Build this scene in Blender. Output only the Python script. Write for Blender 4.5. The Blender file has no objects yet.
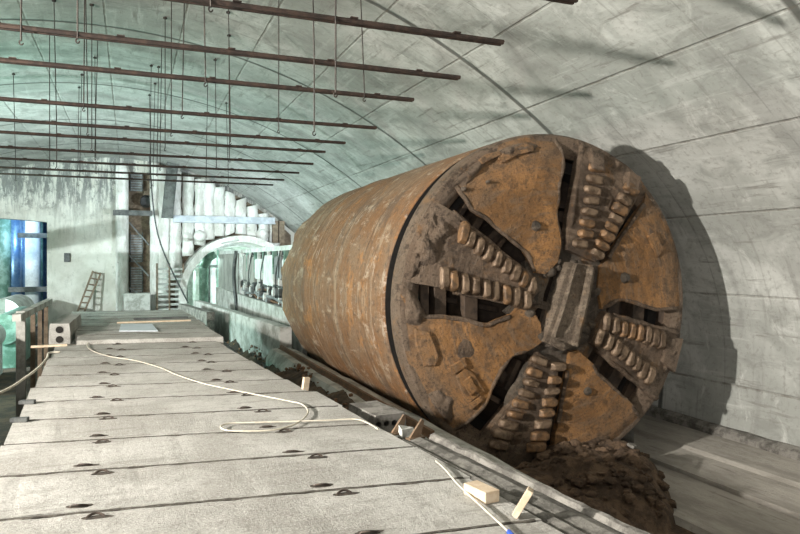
import bpy, bmesh, math, random
from math import sin, cos, pi, atan2, sqrt, radians
from mathutils import Vector, Matrix, noise
from mathutils.geometry import tessellate_polygon
random.seed(11)
R = random
scene = bpy.context.scene
C = scene.collection

# ------------------------------------------------------------------ camera
FPX, CXP, HZ = 672.0, 400.0, 260.0
YAW = radians(21.9)
CAM = Vector((0, 0, 1.75))
cd = bpy.data.cameras.new('camera')
cam = bpy.data.objects.new('camera', cd); C.objects.link(cam)
cam.location = CAM
cam.rotation_euler = (radians(90), 0, -YAW)
cd.sensor_width = 36; cd.lens = 36 * FPX / 800
cd.shift_y = -(267 - HZ) / 800
cd.clip_end = 300
scene.camera = cam
FW = Vector((sin(YAW), cos(YAW), 0)); RT = Vector((cos(YAW), -sin(YAW), 0))

def ray(px, py):
    return FW + RT * ((px - CXP) / FPX) + Vector((0, 0, (HZ - py) / FPX))
def on_y(px, py, Y):            # the point of a vertical cross plane
    d = ray(px, py); return CAM + d * (Y / d.y)
def on_z(px, py, Z=0.0):        # the point of a level plane
    d = ray(px, py); return CAM + d * ((Z - CAM.z) / d.z)
def on_x(px, py, X):
    d = ray(px, py); return CAM + d * (X / d.x)

# ------------------------------------------------------------------ materials
class M:
    def __init__(s, name, rough=.85, metal=0.0):
        s.m = bpy.data.materials.new(name); s.m.use_nodes = True
        s.t = s.m.node_tree; s.b = s.t.nodes['Principled BSDF']
        s.b.inputs['Roughness'].default_value = rough; s.b.inputs['Metallic'].default_value = metal
        s.tc = s.t.nodes.new('ShaderNodeTexCoord')
        s.obj = s.tc.outputs['Object']
        g = s.t.nodes.new('ShaderNodeNewGeometry'); s.pos = g.outputs['Position']
        s.bumps = None
    def inp(s, n, k, v):
        if isinstance(v, bpy.types.NodeSocket): s.t.links.new(v, n.inputs[k])
        elif v is not None: n.inputs[k].default_value = v
    def mp(s, vec, scale=(1, 1, 1), loc=(0, 0, 0), rot=(0, 0, 0)):
        n = s.t.nodes.new('ShaderNodeMapping'); s.inp(n, 'Vector', vec)
        n.inputs['Scale'].default_value = scale; n.inputs['Location'].default_value = loc; n.inputs['Rotation'].default_value = rot
        return n.outputs[0]
    def noise(s, vec, scale, detail=6, rough=.6, dist=0.0):
        n = s.t.nodes.new('ShaderNodeTexNoise'); s.inp(n, 'Vector', vec)
        n.inputs['Scale'].default_value = scale; n.inputs['Detail'].default_value = detail
        n.inputs['Roughness'].default_value = rough; n.inputs['Distortion'].default_value = dist
        return n.outputs[0]
    def voro(s, vec, scale, feat='F1'):
        n = s.t.nodes.new('ShaderNodeTexVoronoi'); n.feature = feat; s.inp(n, 'Vector', vec)
        n.inputs['Scale'].default_value = scale
        return n.outputs['Distance']
    def math(s, op, a, b=None, c=None):
        n = s.t.nodes.new('ShaderNodeMath'); n.operation = op
        s.inp(n, 0, a)
        if b is not None: s.inp(n, 1, b)
        if c is not None: s.inp(n, 2, c)
        return n.outputs[0]
    def sep(s, vec):
        n = s.t.nodes.new('ShaderNodeSeparateXYZ'); s.inp(n, 0, vec); return n.outputs
    def comb(s, x, y, z):
        n = s.t.nodes.new('ShaderNodeCombineXYZ'); s.inp(n, 0, x); s.inp(n, 1, y); s.inp(n, 2, z); return n.outputs[0]
    def ss(s, f, lo, hi, a=0.0, b=1.0):         # smooth step from a (at lo) to b (at hi)
        n = s.t.nodes.new('ShaderNodeMapRange'); n.interpolation_type = 'SMOOTHSTEP'
        s.inp(n, 0, f); n.inputs[1].default_value = lo; n.inputs[2].default_value = hi
        n.inputs[3].default_value = a; n.inputs[4].default_value = b
        return n.outputs[0]
    def mix(s, f, a, b, mode='MIX'):
        n = s.t.nodes.new('ShaderNodeMix'); n.data_type = 'RGBA'; n.blend_type = mode
        s.inp(n, 0, f)
        for k, v in ((6, a), (7, b)):
            if isinstance(v, bpy.types.NodeSocket): s.t.links.new(v, n.inputs[k])
            else: n.inputs[k].default_value = (*v, 1)
        return n.outputs[2]
    def color(s, c):
        if isinstance(c, bpy.types.NodeSocket): s.t.links.new(c, s.b.inputs['Base Color'])
        else: s.b.inputs['Base Color'].default_value = (*c, 1)
        return s
    def bump(s, h, strength=.5, dist=.02):
        n = s.t.nodes.new('ShaderNodeBump'); s.inp(n, 'Height', h)
        n.inputs['Strength'].default_value = strength; n.inputs['Distance'].default_value = dist
        if s.bumps: s.t.links.new(s.bumps, n.inputs['Normal'])
        s.bumps = n.outputs[0]; s.t.links.new(s.bumps, s.b.inputs['Normal'])
        return s

def simple(name, c1, c2, scale=3, rough=.85, metal=0.0, bump=.4, bs=20, bd=.01):
    m = M(name, rough, metal)
    f = m.ss(m.noise(m.obj, scale, 9, .72), .42, .6)
    m.color(m.mix(f, c1, c2)); m.bump(m.noise(m.obj, bs, 6, .7), bump, bd)
    return m.m

VCX, VCZ, VR = -.9, -8.15, 16.2
def vault_mat():
    m = M('vault_concrete', .8)
    x, y, z = m.sep(m.pos)[:3]
    ang = m.math('MULTIPLY', m.math('ARCTAN2', m.math('SUBTRACT', z, VCZ), m.math('SUBTRACT', x, VCX)), VR)
    uv = m.comb(ang, y, 0.0)
    big = m.noise(uv, .35, 5, .6, .4)
    mid = m.noise(m.mp(uv, (1.4, .8, 1)), 1.3, 8, .68, .6)
    fine = m.noise(m.pos, 9, 8, .7)
    c = m.mix(m.ss(big, .38, .62), (.36, .37, .345), (.56, .57, .54))
    c = m.mix(m.ss(mid, .47, .66, 0, .6), c, (.25, .255, .235))
    mid2 = m.noise(m.mp(uv, (.9, 1.2, 1), loc=(7, 3, 0)), .9, 9, .72, 1.2)
    c = m.mix(m.ss(mid2, .55, .66, 0, .55), c, (.66, .67, .64))
    # slanting formwork smears
    st = m.noise(m.mp(uv, (.35, 5.5, 1), rot=(0, 0, radians(-30))), 1.0, 6, .65)
    c = m.mix(m.ss(st, .55, .66, 0, .45), c, (.24, .235, .215))
    st2 = m.noise(m.mp(uv, (4.2, .3, 1), rot=(0, 0, radians(12))), 1.0, 6, .7)
    c = m.mix(m.ss(st2, .54, .66, 0, .4), c, (.62, .63, .60))
    st3 = m.noise(m.mp(uv, (6.0, .55, 1), rot=(0, 0, radians(-38))), .8, 7, .7)
    c = m.mix(m.ss(st3, .57, .67, 0, .65), c, (.20, .19, .17))
    c = m.mix(m.ss(fine, .52, .66, 0, .45), c, (.22, .21, .19))
    bs = m.noise(m.mp(uv, (.5, 1.3, 1), rot=(0, 0, radians(-25)), loc=(5, 5, 0)), .5, 7, .6, .8)
    c = m.mix(m.ss(bs, .54, .66, 0, .5), c, (.24, .24, .225))
    # hoop joints every 6.65 m, longitudinal formwork joints
    def line(v, off, per, w, wob):
        vv = m.math('ADD', v, m.math('MULTIPLY', m.math('SUBTRACT', m.noise(m.pos, 1.2, 3), .5), wob))
        a = m.math('SUBTRACT', vv, off - per / 2)
        a = m.math('MODULO', m.math('ADD', a, per * 40), per)
        return m.ss(m.math('ABSOLUTE', m.math('SUBTRACT', a, per / 2)), w * .35, w, 1, 0)
    hoop = line(y, 13.1, 6.65, .10, .05)
    hoop2 = line(y, 11.2, 3.325, .022, .03)
    A = radians(55.3) * VR
    lon = line(ang, A, 1.9, .035, .03)
    brk = m.ss(m.noise(uv, 2.2, 5, .7), .42, .6, .25, 1)
    c = m.mix(m.math('MULTIPLY', hoop, .85), c, (.07, .07, .062))
    c = m.mix(m.math('MULTIPLY', m.math('MULTIPLY', hoop2, brk), .4), c, (.15, .15, .14))
    c = m.mix(m.math('MULTIPLY', m.math('MULTIPLY', lon, brk), .6), c, (.13, .11, .085))
    # drips just below the joints
    dr = m.ss(m.noise(m.mp(uv, (.8, 5, 1)), 1.5, 5, .7), .6, .75)
    c = m.mix(m.math('MULTIPLY', m.math('MULTIPLY', dr, line(ang, A - .3, 1.9, .5, .4)), .5), c, (.17, .155, .13))
    m.color(c)
    h = m.math('ADD', m.math('MULTIPLY', mid, .6), m.math('MULTIPLY', fine, .3))
    m.bump(h, .6, .05)
    m.bump(m.math('SUBTRACT', 1.0, m.math('MAXIMUM', hoop, m.math('MULTIPLY', lon, .6))), .6, .04)
    return m.m

def slab_mat():
    m = M('slab_concrete', .9)
    v = m.pos
    a = m.noise(v, .7, 7, .6, .3); b = m.noise(v, 6, 9, .75); f = m.noise(v, 45, 5, .8)
    c = m.mix(m.ss(a, .4, .6), (.34, .328, .30), (.48, .47, .44))
    c = m.mix(m.ss(b, .49, .62, 0, .55), c, (.26, .245, .22))
    c = m.mix(m.ss(f, .5, .62, 0, .5), c, (.70, .69, .65))
    g = m.noise(m.mp(v, loc=(3, 3, 3)), 30, 6, .8)
    c = m.mix(m.ss(g, .52, .64, 0, .55), c, (.17, .16, .14))
    d = m.noise(m.mp(v, (.5, 5, 1), rot=(0, 0, radians(-8))), 1.3, 6, .7)
    c = m.mix(m.ss(d, .54, .66, 0, .5), c, (.23, .22, .195))
    m.color(c); m.bump(m.math('ADD', m.math('MULTIPLY', b, .7), m.math('MULTIPLY', f, .45)), 1.0, .04)
    return m.m

TCX, TCZ, TR, TY = 7.31, .96, 3.1, 10.42
def polar(m):
    x, y, z = m.sep(m.pos)[:3]
    dx = m.math('SUBTRACT', x, TCX); dz = m.math('SUBTRACT', z, TCZ)
    r = m.math('SQRT', m.math('ADD', m.math('MULTIPLY', dx, dx), m.math('MULTIPLY', dz, dz)))
    return x, y, z, r, m.math('ARCTAN2', dz, dx)

def shield_mat():
    m = M('shield_rust', .62, .15)
    x, y, z, r, th = polar(m)
    a = m.math('MULTIPLY', m.math('ADD', th, 3 * pi), 1.0)
    am = m.math('ABSOLUTE', m.math('SUBTRACT', m.math('MODULO', a, 2 * pi), pi))   # seam kept at the far side
    uv = m.comb(m.math('MULTIPLY', am, 3.1), y, 0.0)
    n1 = m.noise(uv, .55, 8, .62, .5)
    c = m.mix(m.ss(n1, .42, .58), (.235, .118, .05), (.245, .155, .09))
    n2 = m.noise(m.mp(uv, (.7, 2.0, 1)), 1.1, 9, .72, .5)
    c = m.mix(m.ss(n2, .52, .62, 0, .75), c, (.37, .275, .185))
    n3 = m.noise(m.mp(uv, (.5, 3.4, 1), loc=(3, 1, 0)), 1.0, 9, .75, .4)
    c = m.mix(m.ss(n3, .53, .63, 0, .75), c, (.15, .085, .045))
    n5 = m.noise(m.mp(uv, (1.0, 1.0, 1), loc=(9, 4, 0)), .8, 9, .75, .6)
    c = m.mix(m.ss(n5, .55, .64, 0, .5), c, (.46, .20, .05))
    blk = m.noise(m.mp(uv, (2.2, .7, 1), loc=(1, 7, 0)), .8, 10, .8, .3)
    c = m.mix(m.ss(blk, .55, .62, 0, .7), c, (.50, .40, .295))
    dk = m.noise(m.mp(uv, (.45, 1.2, 1), loc=(11, 2, 0)), 1.0, 9, .75, .3)
    c = m.mix(m.ss(dk, .55, .64, 0, .7), c, (.12, .085, .06))
    n4 = m.noise(uv, 6, 9, .8)
    c = m.mix(m.ss(n4, .51, .6, 0, .75), c, (.11, .07, .045))
    n6 = m.noise(m.mp(uv, (1.1, 1.6, 1), loc=(5, 9, 0)), 1.6, 10, .82, .8)
    c = m.mix(m.ss(n6, .57, .63, 0, .6), c, (.58, .50, .41))
    # weld seams between the shield sections
    seam = None
    for yy in (12.55, 14.6, 17.3):
        l = m.ss(m.math('ABSOLUTE', m.math('SUBTRACT', y, yy)), .012, .03, 1, 0)
        seam = l if seam is None else m.math('MAXIMUM', seam, l)
    brk = m.ss(m.noise(uv, 1.8, 5, .7), .42, .62, .1, 1)
    seam = m.math('MULTIPLY', seam, brk)
    c = m.mix(m.math('MULTIPLY', seam, .7), c, (.07, .045, .03))
    m.color(c); m.bump(m.math('ADD', n4, m.math('MULTIPLY', n2, .6)), .9, .05)
    m.bump(m.math('SUBTRACT', 1.0, seam), .6, .02)
    return m.m

def face_mat(name, base, dark, grey, dirt=0.5):
    m = M(name, .6, .2)
    x, y, z, r, th = polar(m)
    arc = m.comb(m.math('MULTIPLY', r, 3.2), m.math('MULTIPLY', th, 1.3), 0.0)
    n1 = m.noise(m.pos, .95, 7, .6, .4)
    n2 = m.noise(arc, 2.2, 8, .72)
    n3 = m.noise(m.pos, 5, 9, .75)
    n4 = m.noise(m.pos, 22, 6, .8)
    c = m.mix(m.ss(n1, .42, .58), base, tuple(v * .55 for v in base))
    c = m.mix(m.ss(n2, .48, .62, 0, .8), c, grey)
    rr = m.math('ADD', m.ss(r, 2.15, 2.9, 0, .8), m.ss(r, .2, 1.1, .7, 0))       # worn scuffed rim, greasy middle
    c = m.mix(m.math('MULTIPLY', rr, m.ss(n3, .3, .6, .35, 1)), c, grey)
    c = m.mix(m.ss(n3, .49, .6, 0, dirt + .15), c, dark)
    c = m.mix(m.ss(n4, .52, .62, 0, .6), c, (.04, .027, .018))
    n5 = m.noise(m.mp(m.pos, (1, 1, 1), loc=(4, 2, 7)), 1.7, 8, .7)
    c = m.mix(m.ss(n5, .56, .66, 0, .35), c, (.36, .17, .045))
    m.color(c)
    m.bump(m.math('ADD', n2, m.math('ADD', n3, m.math('MULTIPLY', n4, .5))), 1.0, .07)
    return m.m

def pile_mat():
    m = M('limed_pile', .85)
    n = m.noise(m.mp(m.pos, (1.5, 1.5, .5)), 1.2, 8, .7); f = m.noise(m.pos, 6, 8, .7)
    c = m.mix(m.ss(n, .38, .62), (.80, .80, .77), (.55, .54, .50))
    c = m.mix(m.ss(f, .58, .72, 0, .7), c, (.2, .19, .16))
    m.color(c); m.bump(f, .9, .08); return m.m

def endwall_mat():
    m = M('sprayed_end_wall', .9)
    x, y, z = m.sep(m.pos)[:3]
    st = m.noise(m.mp(m.pos, (2.2, 2.2, .35)), 1.0, 8, .75)
    b = m.noise(m.pos, .5, 6, .65); f = m.noise(m.pos, 5, 8, .75)
    c = m.mix(m.ss(b, .35, .65), (.66, .66, .60), (.50, .49, .43))
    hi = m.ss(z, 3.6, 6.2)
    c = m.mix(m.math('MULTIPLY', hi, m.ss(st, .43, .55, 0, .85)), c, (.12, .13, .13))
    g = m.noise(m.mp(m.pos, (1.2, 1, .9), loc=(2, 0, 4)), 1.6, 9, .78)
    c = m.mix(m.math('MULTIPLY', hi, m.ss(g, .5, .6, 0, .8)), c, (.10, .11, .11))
    c = m.mix(m.ss(g, .54, .64, 0, .4), c, (.26, .26, .23))
    c = m.mix(m.ss(st, .52, .64, 0, .5), c, (.30, .30, .26))
    c = m.mix(m.ss(f, .58, .75, 0, .4), c, (.25, .24, .2))
    m.color(c); m.bump(f, .8, .08); m.bump(st, .5, .1); return m.m

MV = vault_mat(); MS = slab_mat(); MSH = shield_mat()
MP = face_mat('face_plate_rust', (.43, .215, .075), (.085, .052, .03), (.23, .15, .09), .45)
MSP = face_mat('spoke_rust', (.165, .108, .068), (.06, .04, .026), (.225, .165, .118), .7)
MHUB = face_mat('hub_grease', (.12, .095, .07), (.05, .042, .034), (.19, .15, .115), .7)
MBEAM = face_mat('hub_beam_steel', (.20, .145, .10), (.08, .055, .036), (.36, .29, .22), .5)
MT = simple('cutter_tooth', (.235, .165, .11), (.10, .065, .04), 5, .5, .35, .6, 18, .02)
MT2 = simple('cutter_tooth_rusty', (.26, .15, .075), (.11, .07, .042), 6, .5, .3, .6, 18, .02)
MIN = simple('drum_interior_shade', (.03, .02, .014), (.06, .04, .026), 2.5, .85, 0, .6, 12, .03)  # kept very dark to paint in the shade inside the head
MGAP = simple('gap_shade_black', (.012, .010, .009), (.02, .017, .014), 3, .9)  # near-black colour paints the shade in the gap and holes
MLIP = simple('shield_lip', (.25, .17, .11), (.13, .09, .06), 3, .55, .4)
MMUD = simple('brown_muck', (.06, .038, .023), (.14, .09, .055), 3, .95, 0, 1.0, 9, .06)
MDIRT = simple('trench_dirt', (.04, .032, .024), (.10, .07, .045), 1.2, .95, 0, 1.0, 5, .05)
MBAR = simple('bar_steel', (.045, .034, .03), (.085, .058, .047), 6, .6, .5)
MROD = simple('rod_steel', (.035, .03, .028), (.07, .058, .05), 9, .6, .5)
MWOOD = simple('pale_timber', (.56, .44, .31), (.66, .55, .42), 9, .8, 0, .5, 40, .004)
MBW = simple('brown_timber', (.14, .105, .075), (.24, .185, .13), 4, .85, 0, .6, 30, .01)
MDKST = simple('dark_strip', (.085, .08, .07), (.20, .19, .17), 5, .95, 0, 1.0, 25, .02)
MRC = simple('rough_concrete', (.27, .255, .23), (.12, .112, .10), 3.5, .95, 0, 1.0, 20, .03)
MKERB = simple('kerb_concrete', (.50, .50, .47), (.28, .28, .25), 1.6, .9, 0, .7, 12, .02)
MPILE = pile_mat(); MEND = endwall_mat()
MHOSE = simple('cream_hose', (.58, .54, .45), (.48, .44, .36), 10, .6, 0, .1)
MBLUE = simple('blue_tape', (.02, .06, .35), (.03, .09, .42), 10, .5)
MGST = simple('grey_steel', (.30, .31, .31), (.18, .19, .19), 3, .6, .3)
MDST = simple('dark_steel', (.06, .065, .065), (.12, .125, .12), 3, .6, .4)
MWHT = simple('white_paint', (.78, .80, .78), (.60, .62, .60), 2, .5)
MGRN = simple('green_paint', (.10, .20, .15), (.24, .38, .32), 2, .5)
MSEG = simple('lining_segment', (.70, .73, .70), (.48, .50, .47), 1.5, .8)
MPANEL = simple('gantry_panel', (.33, .33, .30), (.22, .22, .20), 1.0, .7)
MSTBL = simple('casing_steel_blue', (.10, .20, .36), (.20, .32, .46), 2, .35, .5)
MSHEET = simple('pale_sheet', (.66, .72, .78), (.58, .64, .70), 3, .5)
MRUSTY = simple('rusty_steel', (.20, .11, .06), (.12, .075, .05), 8, .7, .3)
MHOLE = MGAP
MJT = simple('joint_dirt', (.06, .052, .042), (.13, .12, .10), 14, .95, 0, 1.0, 40, .01)
MPK = simple('pocket_shade', (.035, .028, .022), (.08, .065, .05), 14, .95)  # near-black brown stands for the shade in the loop recesses
MBR = simple('brace_steel_shade', (.075, .05, .033), (.03, .02, .014), 3, .7, .1, .6, 14, .02)  # darkened so the head openings look shaded
def emit(name, col, s):
    m = bpy.data.materials.new(name); m.use_nodes = True; b = m.node_tree.nodes['Principled BSDF']
    b.inputs['Emission Color'].default_value = (*col, 1); b.inputs['Emission Strength'].default_value = s
    b.inputs['Base Color'].default_value = (.8, .8, .8, 1); return m
MLAMP = emit('lamp_tube', (.75, 1, .92), 25)
MLAMPB = emit('lamp_tube_blue', (.55, .8, 1), 40)

# ------------------------------------------------------------------ builders
def mesh_obj(name, bm, mat, parent=None, smooth=False, bevel=0, seg=1, recalc=True):
    if recalc: bmesh.ops.recalc_face_normals(bm, faces=bm.faces[:])
    me = bpy.data.meshes.new(name); bm.to_mesh(me); bm.free()
    me.materials.append(mat)
    if smooth:
        for p in me.polygons: p.use_smooth = True
    o = bpy.data.objects.new(name, me); C.objects.link(o)
    if parent: o.parent = parent
    if bevel:
        b = o.modifiers.new('bevel', 'BEVEL'); b.width = bevel; b.segments = seg; b.limit_method = 'ANGLE'
    return o
def tag(o, label, cat, group=None, kind=None):
    if label: o['label'] = label
    if cat: o['category'] = cat
    if group: o['group'] = group
    if kind: o['kind'] = kind
    return o
def struct(o): o['kind'] = 'structure'; return o
def empty(name, loc, label, cat, group=None, rz=0):
    o = bpy.data.objects.new(name, None); C.objects.link(o); o.location = loc; o.rotation_euler[2] = rz
    o.empty_display_size = .2
    return tag(o, label, cat, group)
def part(name, bm, mat, parent, **k):      # bm given in world coordinates, parent unrotated
    bmesh.ops.translate(bm, verts=bm.verts[:], vec=-Vector(parent.location))
    return mesh_obj(name, bm, mat, parent, **k)
def NB(): return bmesh.new()
def box(bm, x0, x1, y0, y1, z0, z1, mat=None):
    vs = [bm.verts.new((x, y, z)) for x in (x0, x1) for y in (y0, y1) for z in (z0, z1)]
    if mat:
        for v in vs: v.co = mat @ v.co
    for f in ((0, 1, 3, 2), (4, 6, 7, 5), (0, 4, 5, 1), (2, 3, 7, 6), (0, 2, 6, 4), (1, 5, 7, 3)):
        bm.faces.new([vs[i] for i in f])
    return vs
def frame_of(d):
    d = d.normalized(); u = Vector((0, 0, 1)) if abs(d.z) < .9 else Vector((1, 0, 0))
    a = d.cross(u).normalized(); return a, d.cross(a).normalized()
def tube(bm, pts, r, n=8, cap=True):
    pts = [Vector(p) for p in pts]; rings = []
    for i, p in enumerate(pts):
        d = pts[min(i + 1, len(pts) - 1)] - pts[max(i - 1, 0)]
        a, b = frame_of(d)
        if rings:
            a = (a0 - d.normalized() * a0.dot(d.normalized())).normalized(); b = d.normalized().cross(a)
        else: b = d.normalized().cross(a)
        a0 = a
        rr = r[i] if isinstance(r, (list, tuple)) else r
        rings.append([bm.verts.new(p + a * (rr * cos(2 * pi * k / n)) + b * (rr * sin(2 * pi * k / n))) for k in range(n)])
    for q in range(len(rings) - 1):
        for k in range(n):
            bm.faces.new((rings[q][k], rings[q][(k + 1) % n], rings[q + 1][(k + 1) % n], rings[q + 1][k]))
    if cap:
        bm.faces.new(rings[0][::-1]); bm.faces.new(rings[-1])
def spline(pts, n=6):
    pts = [Vector(p) for p in pts]; out = []
    for i in range(len(pts) - 1):
        p0 = pts[max(i - 1, 0)]; p1 = pts[i]; p2 = pts[i + 1]; p3 = pts[min(i + 2, len(pts) - 1)]
        for k in range(n):
            t = k / n
            out.append(.5 * ((2 * p1) + (p2 - p0) * t + (2 * p0 - 5 * p1 + 4 * p2 - p3) * t * t + (3 * p1 - p0 - 3 * p2 + p3) * t ** 3))
    out.append(pts[-1]); return out
def prism(bm, loops, y0, y1):              # loops of (x, z); first outer, then holes; from y0 (front) to y1
    flat = [[Vector((x, z, 0)) for x, z in L] for L in loops]
    tri = tessellate_polygon(flat)
    allp = [p for L in loops for p in L]
    A = [bm.verts.new((x, y0, z)) for x, z in allp]; B = [bm.verts.new((x, y1, z)) for x, z in allp]
    for t in tri:
        if len(set(t)) == 3:
            try:
                bm.faces.new([A[i] for i in t]); bm.faces.new([B[i] for i in t][::-1])
            except ValueError: pass
    k = 0
    for L in loops:
        n = len(L)
        for i in range(n):
            j = (i + 1) % n
            try: bm.faces.new((A[k + i], A[k + j], B[k + j], B[k + i]))
            except ValueError: pass
        k += n
def jitter(bm, amp, fr, seed=0, ax=(1, 1, 1)):
    for v in bm.verts:
        n = noise.noise_vector(v.co * fr + Vector((seed, seed * 2.3, 5)))
        v.co += Vector((n.x * ax[0], n.y * ax[1], n.z * ax[2])) * amp
def loft(bm, prof, ys, close=False):       # prof (x, z) swept along y
    rows = [[bm.verts.new((x, y, z)) for x, z in prof] for y in ys]
    n = len(prof)
    for a in range(len(ys) - 1):
        for i in range(n if close else n - 1):
            j = (i + 1) % n
            bm.faces.new((rows[a][i], rows[a][j], rows[a + 1][j], rows[a + 1][i]))
    return rows

# ------------------------------------------------------------------ the vault
YB, YE = -16.0, 45.0
def circ(a): return (VCX + VR * cos(a), VCZ + VR * sin(a))
a_j = radians(48.6)
crown = [circ(a_j + (pi - 2 * a_j) * i / 60) for i in range(61)]
xj, zj = circ(a_j)
right = [(xj, zj), (10.45, 3.5), (11.05, 2.85), (11.6, 2.1), (12.05, 1.1), (12.28, 0), (12.3, -1.1), (12.2, -2.2)]
left = [(2 * VCX - x, z) for x, z in right]
ys = [YB + (YE - YB) * i / 20 for i in range(21)]
def shell(name, prof):
    bm = NB(); loft(bm, prof, ys)
    out = [(VCX + (x - VCX) * 1.04, z + (.6 if name == 'ceiling' else 0)) for x, z in prof]
    loft(bm, out, ys)
    return struct(mesh_obj(name, bm, MV, smooth=True, recalc=False))
shell('ceiling', crown)
def smooth_prof(p):
    q = spline([(x, 0, z) for x, z in p], 5); return [(v.x, v.z) for v in q]
shell('wall_right', smooth_prof(right)); shell('wall_left', smooth_prof(left))

# floor: flat trench bottom with a gently rising bench on the right
bm = NB()
fl = [(-14.4, -2.5), (-6, -2.55), (0, -2.6), (4.2, -2.6), (9.0, -2.6), (9.9, -2.6), (9.95, -2.6)]
loft(bm, fl + [(9.95, -2.9), (-14.4, -2.9)], [YB] + [YB + k * 1.5 for k in range(1, 52)] + [62], close=True)
struct(mesh_obj('floor', bm, MDIRT))
def bench_mat():
    m = M('bench_concrete', .88)
    v = m.pos
    b = m.noise(m.mp(v, (1.6, .35, 1)), 1.4, 7, .7); f = m.noise(v, 8, 8, .7)
    c = m.mix(m.ss(b, .38, .65), (.42, .39, .35), (.27, .25, .22))
    c = m.mix(m.ss(f, .55, .72, 0, .5), c, (.16, .145, .12))
    w = m.noise(m.mp(v, (1, .12, 1)), 5, 4, .6)
    c = m.mix(m.ss(w, .6, .72, 0, .6), c, (.14, .12, .1))
    m.color(c); m.bump(m.math('ADD', b, f), .7, .03); return m.m
MBEN = bench_mat()
bm = NB(); loft(bm, [(9.95, -2.32), (10.9, -2.26), (11.0, -2.2), (12.05, -2.13), (12.05, -2.8), (9.95, -2.8)], [YB + k * 1.0 for k in range(62)], close=True)
struct(mesh_obj('trim_1', bm, MBEN))
bm = NB(); loft(bm, [(8.3, -2.62), (8.35, -2.47), (9.93, -2.40), (9.93, -2.8), (8.3, -2.8)], [YB + k * 1.0 for k in range(62)], close=True)
jitter(bm, .02, .8); struct(mesh_obj('trim_3', bm, MBEN))
bm = NB(); loft(bm, [(12.0, -2.0), (12.12, -1.93), (12.3, -1.93), (12.3, -2.4), (12.0, -2.4)], [YB + k * .5 for k in range(123)], close=True)
jitter(bm, .04, 1.9); struct(mesh_obj('trim_2', bm, MRC))

# ------------------------------------------------------------------ ceiling bars on hanger rods
BZ = 4.75
ends = [(575, 1), (502, 43), (459, 78), (413, 100), (376, 128), (345, 143), (325, 152), (313, 164), (299, 173), (284, 180), (273, 185)]
words = ['nearest', 'second', 'third', 'fourth', 'fifth', 'sixth', 'seventh', 'eighth', 'ninth', 'tenth', 'farthest']
def vault_z(x): return VCZ + sqrt(VR * VR - (x - VCX) ** 2)
bars = []
for i, (px, py) in enumerate(ends):
    d = ray(px, py); p = CAM + d * ((BZ - CAM.z) / d.z)
    e = empty('ceiling_bar', (p.x, p.y, BZ), 'long dark steel bar hung below the vault, %s of the eleven counted from the front' % words[i], 'steel bar', 'steel bars hung across the vault')
    bm = NB()
    x0 = -8.2
    for dy in (-.045, .045):               # a pair of channels back to back
        tube(bm, [(x0, p.y + dy, BZ), (p.x, p.y + dy * .8, BZ)], .034, 6)
    for k in range(9):
        xx = x0 + (p.x - x0) * (k + .5) / 9; box(bm, xx - .05, xx + .05, p.y - .08, p.y + .08, BZ + .03, BZ + .045)
    part('bar', bm, MBAR, e)
    bars.append((e, p))
# rods: (bar index, px at the bar, drop below it in m)
rods = [(1, 210, 0), (1, 334, .85), (2, 78, 0), (2, 313, 1.0), (2, 22, .1), (3, 205, 0), (3, 363, 0), (4, 84, 0), (4, 182, 0), (4, 278, .15), (5, 88, .1), (5, 171, 0),
        (5, 230, .1), (6, 57, .7), (6, 92, .2), (6, 165, .1), (6, 229, .3), (7, 50, .4), (7, 95, .1), (7, 160, .3), (7, 216, .2), (8, 96, .2), (8, 150, .4), (8, 157, .2), (8, 206, .2), (9, 16, .3), (9, 80, .2), (9, 153, .3), (9, 228, .2), (10, 78, .2), (10, 151, .2)]
for bi, px, dr in rods:
    e, p = bars[bi]
    q = on_y(px, 100, p.y); x = q.x
    zt = vault_z(x)
    bm = NB(); lean = R.uniform(-.07, .07)
    tube(bm, [(x + lean, p.y + R.uniform(-.1, .1), zt + .02), (x, p.y - .07, BZ + .1), (x, p.y - .07, BZ - .08 - dr)], .011, 5)
    ts = [(x + .022 * cos(t), p.y - .07, BZ - .10 - dr + .03 * sin(t)) for t in [pi / 2 + k * pi * 1.5 / 8 for k in range(9)]]
    tube(bm, ts, .010, 5)
    bmesh.ops.create_cone(bm, cap_ends=True, segments=8, radius1=.05, radius2=.05, depth=.04, matrix=Matrix.Translation((x + lean, p.y, zt - .05)))
    part('hanger_rod', bm, MROD, e)

# ------------------------------------------------------------------ tunnel boring machine
tbm = empty('tunnel_boring_machine', (TCX, TY, TCZ - TR), 'huge rusty cylindrical tunnel boring machine with a toothed round cutting head', 'tunnel boring machine')
N = 128
def ring_surface(bm, prof, n=N, wob=0.0):   # prof: (radius, y)
    rows = []; m_ = len(prof)
    for k, (r, y) in enumerate(prof):
        rows.append([bm.verts.new((TCX + r * cos(2 * pi * i / n), y + (wob * noise.fractal(Vector((cos(2 * pi * i / n) * 3, sin(2 * pi * i / n) * 3, 3)), .6, 2.2, 5) if wob and k >= m_ - 2 else 0), TCZ + r * sin(2 * pi * i / n))) for i in range(n)])
    m = len(rows)
    for a in range(m):
        b = (a + 1) % m
        for i in range(n):
            j = (i + 1) % n; bm.faces.new((rows[a][i], rows[a][j], rows[b][j], rows[b][i]))
bm = NB()
ring_surface(bm, [(3.04, 11.24), (3.10, 11.19), (3.14, 11.22), (3.13, 14.5), (3.11, 17.25), (3.13, 17.3), (3.11, 17.36), (3.09, 19.6), (3.05, 20.2), (2.95, 20.2)], n=256, wob=.5)
sh = part('shield', bm, MSH, tbm, smooth=True); sh.modifiers.new('es', 'EDGE_SPLIT').split_angle = radians(35)
bm = NB(); ring_surface(bm, [(2.96, 11.20), (3.09, 11.18), (3.09, 11.3), (2.96, 11.3)])
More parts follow.
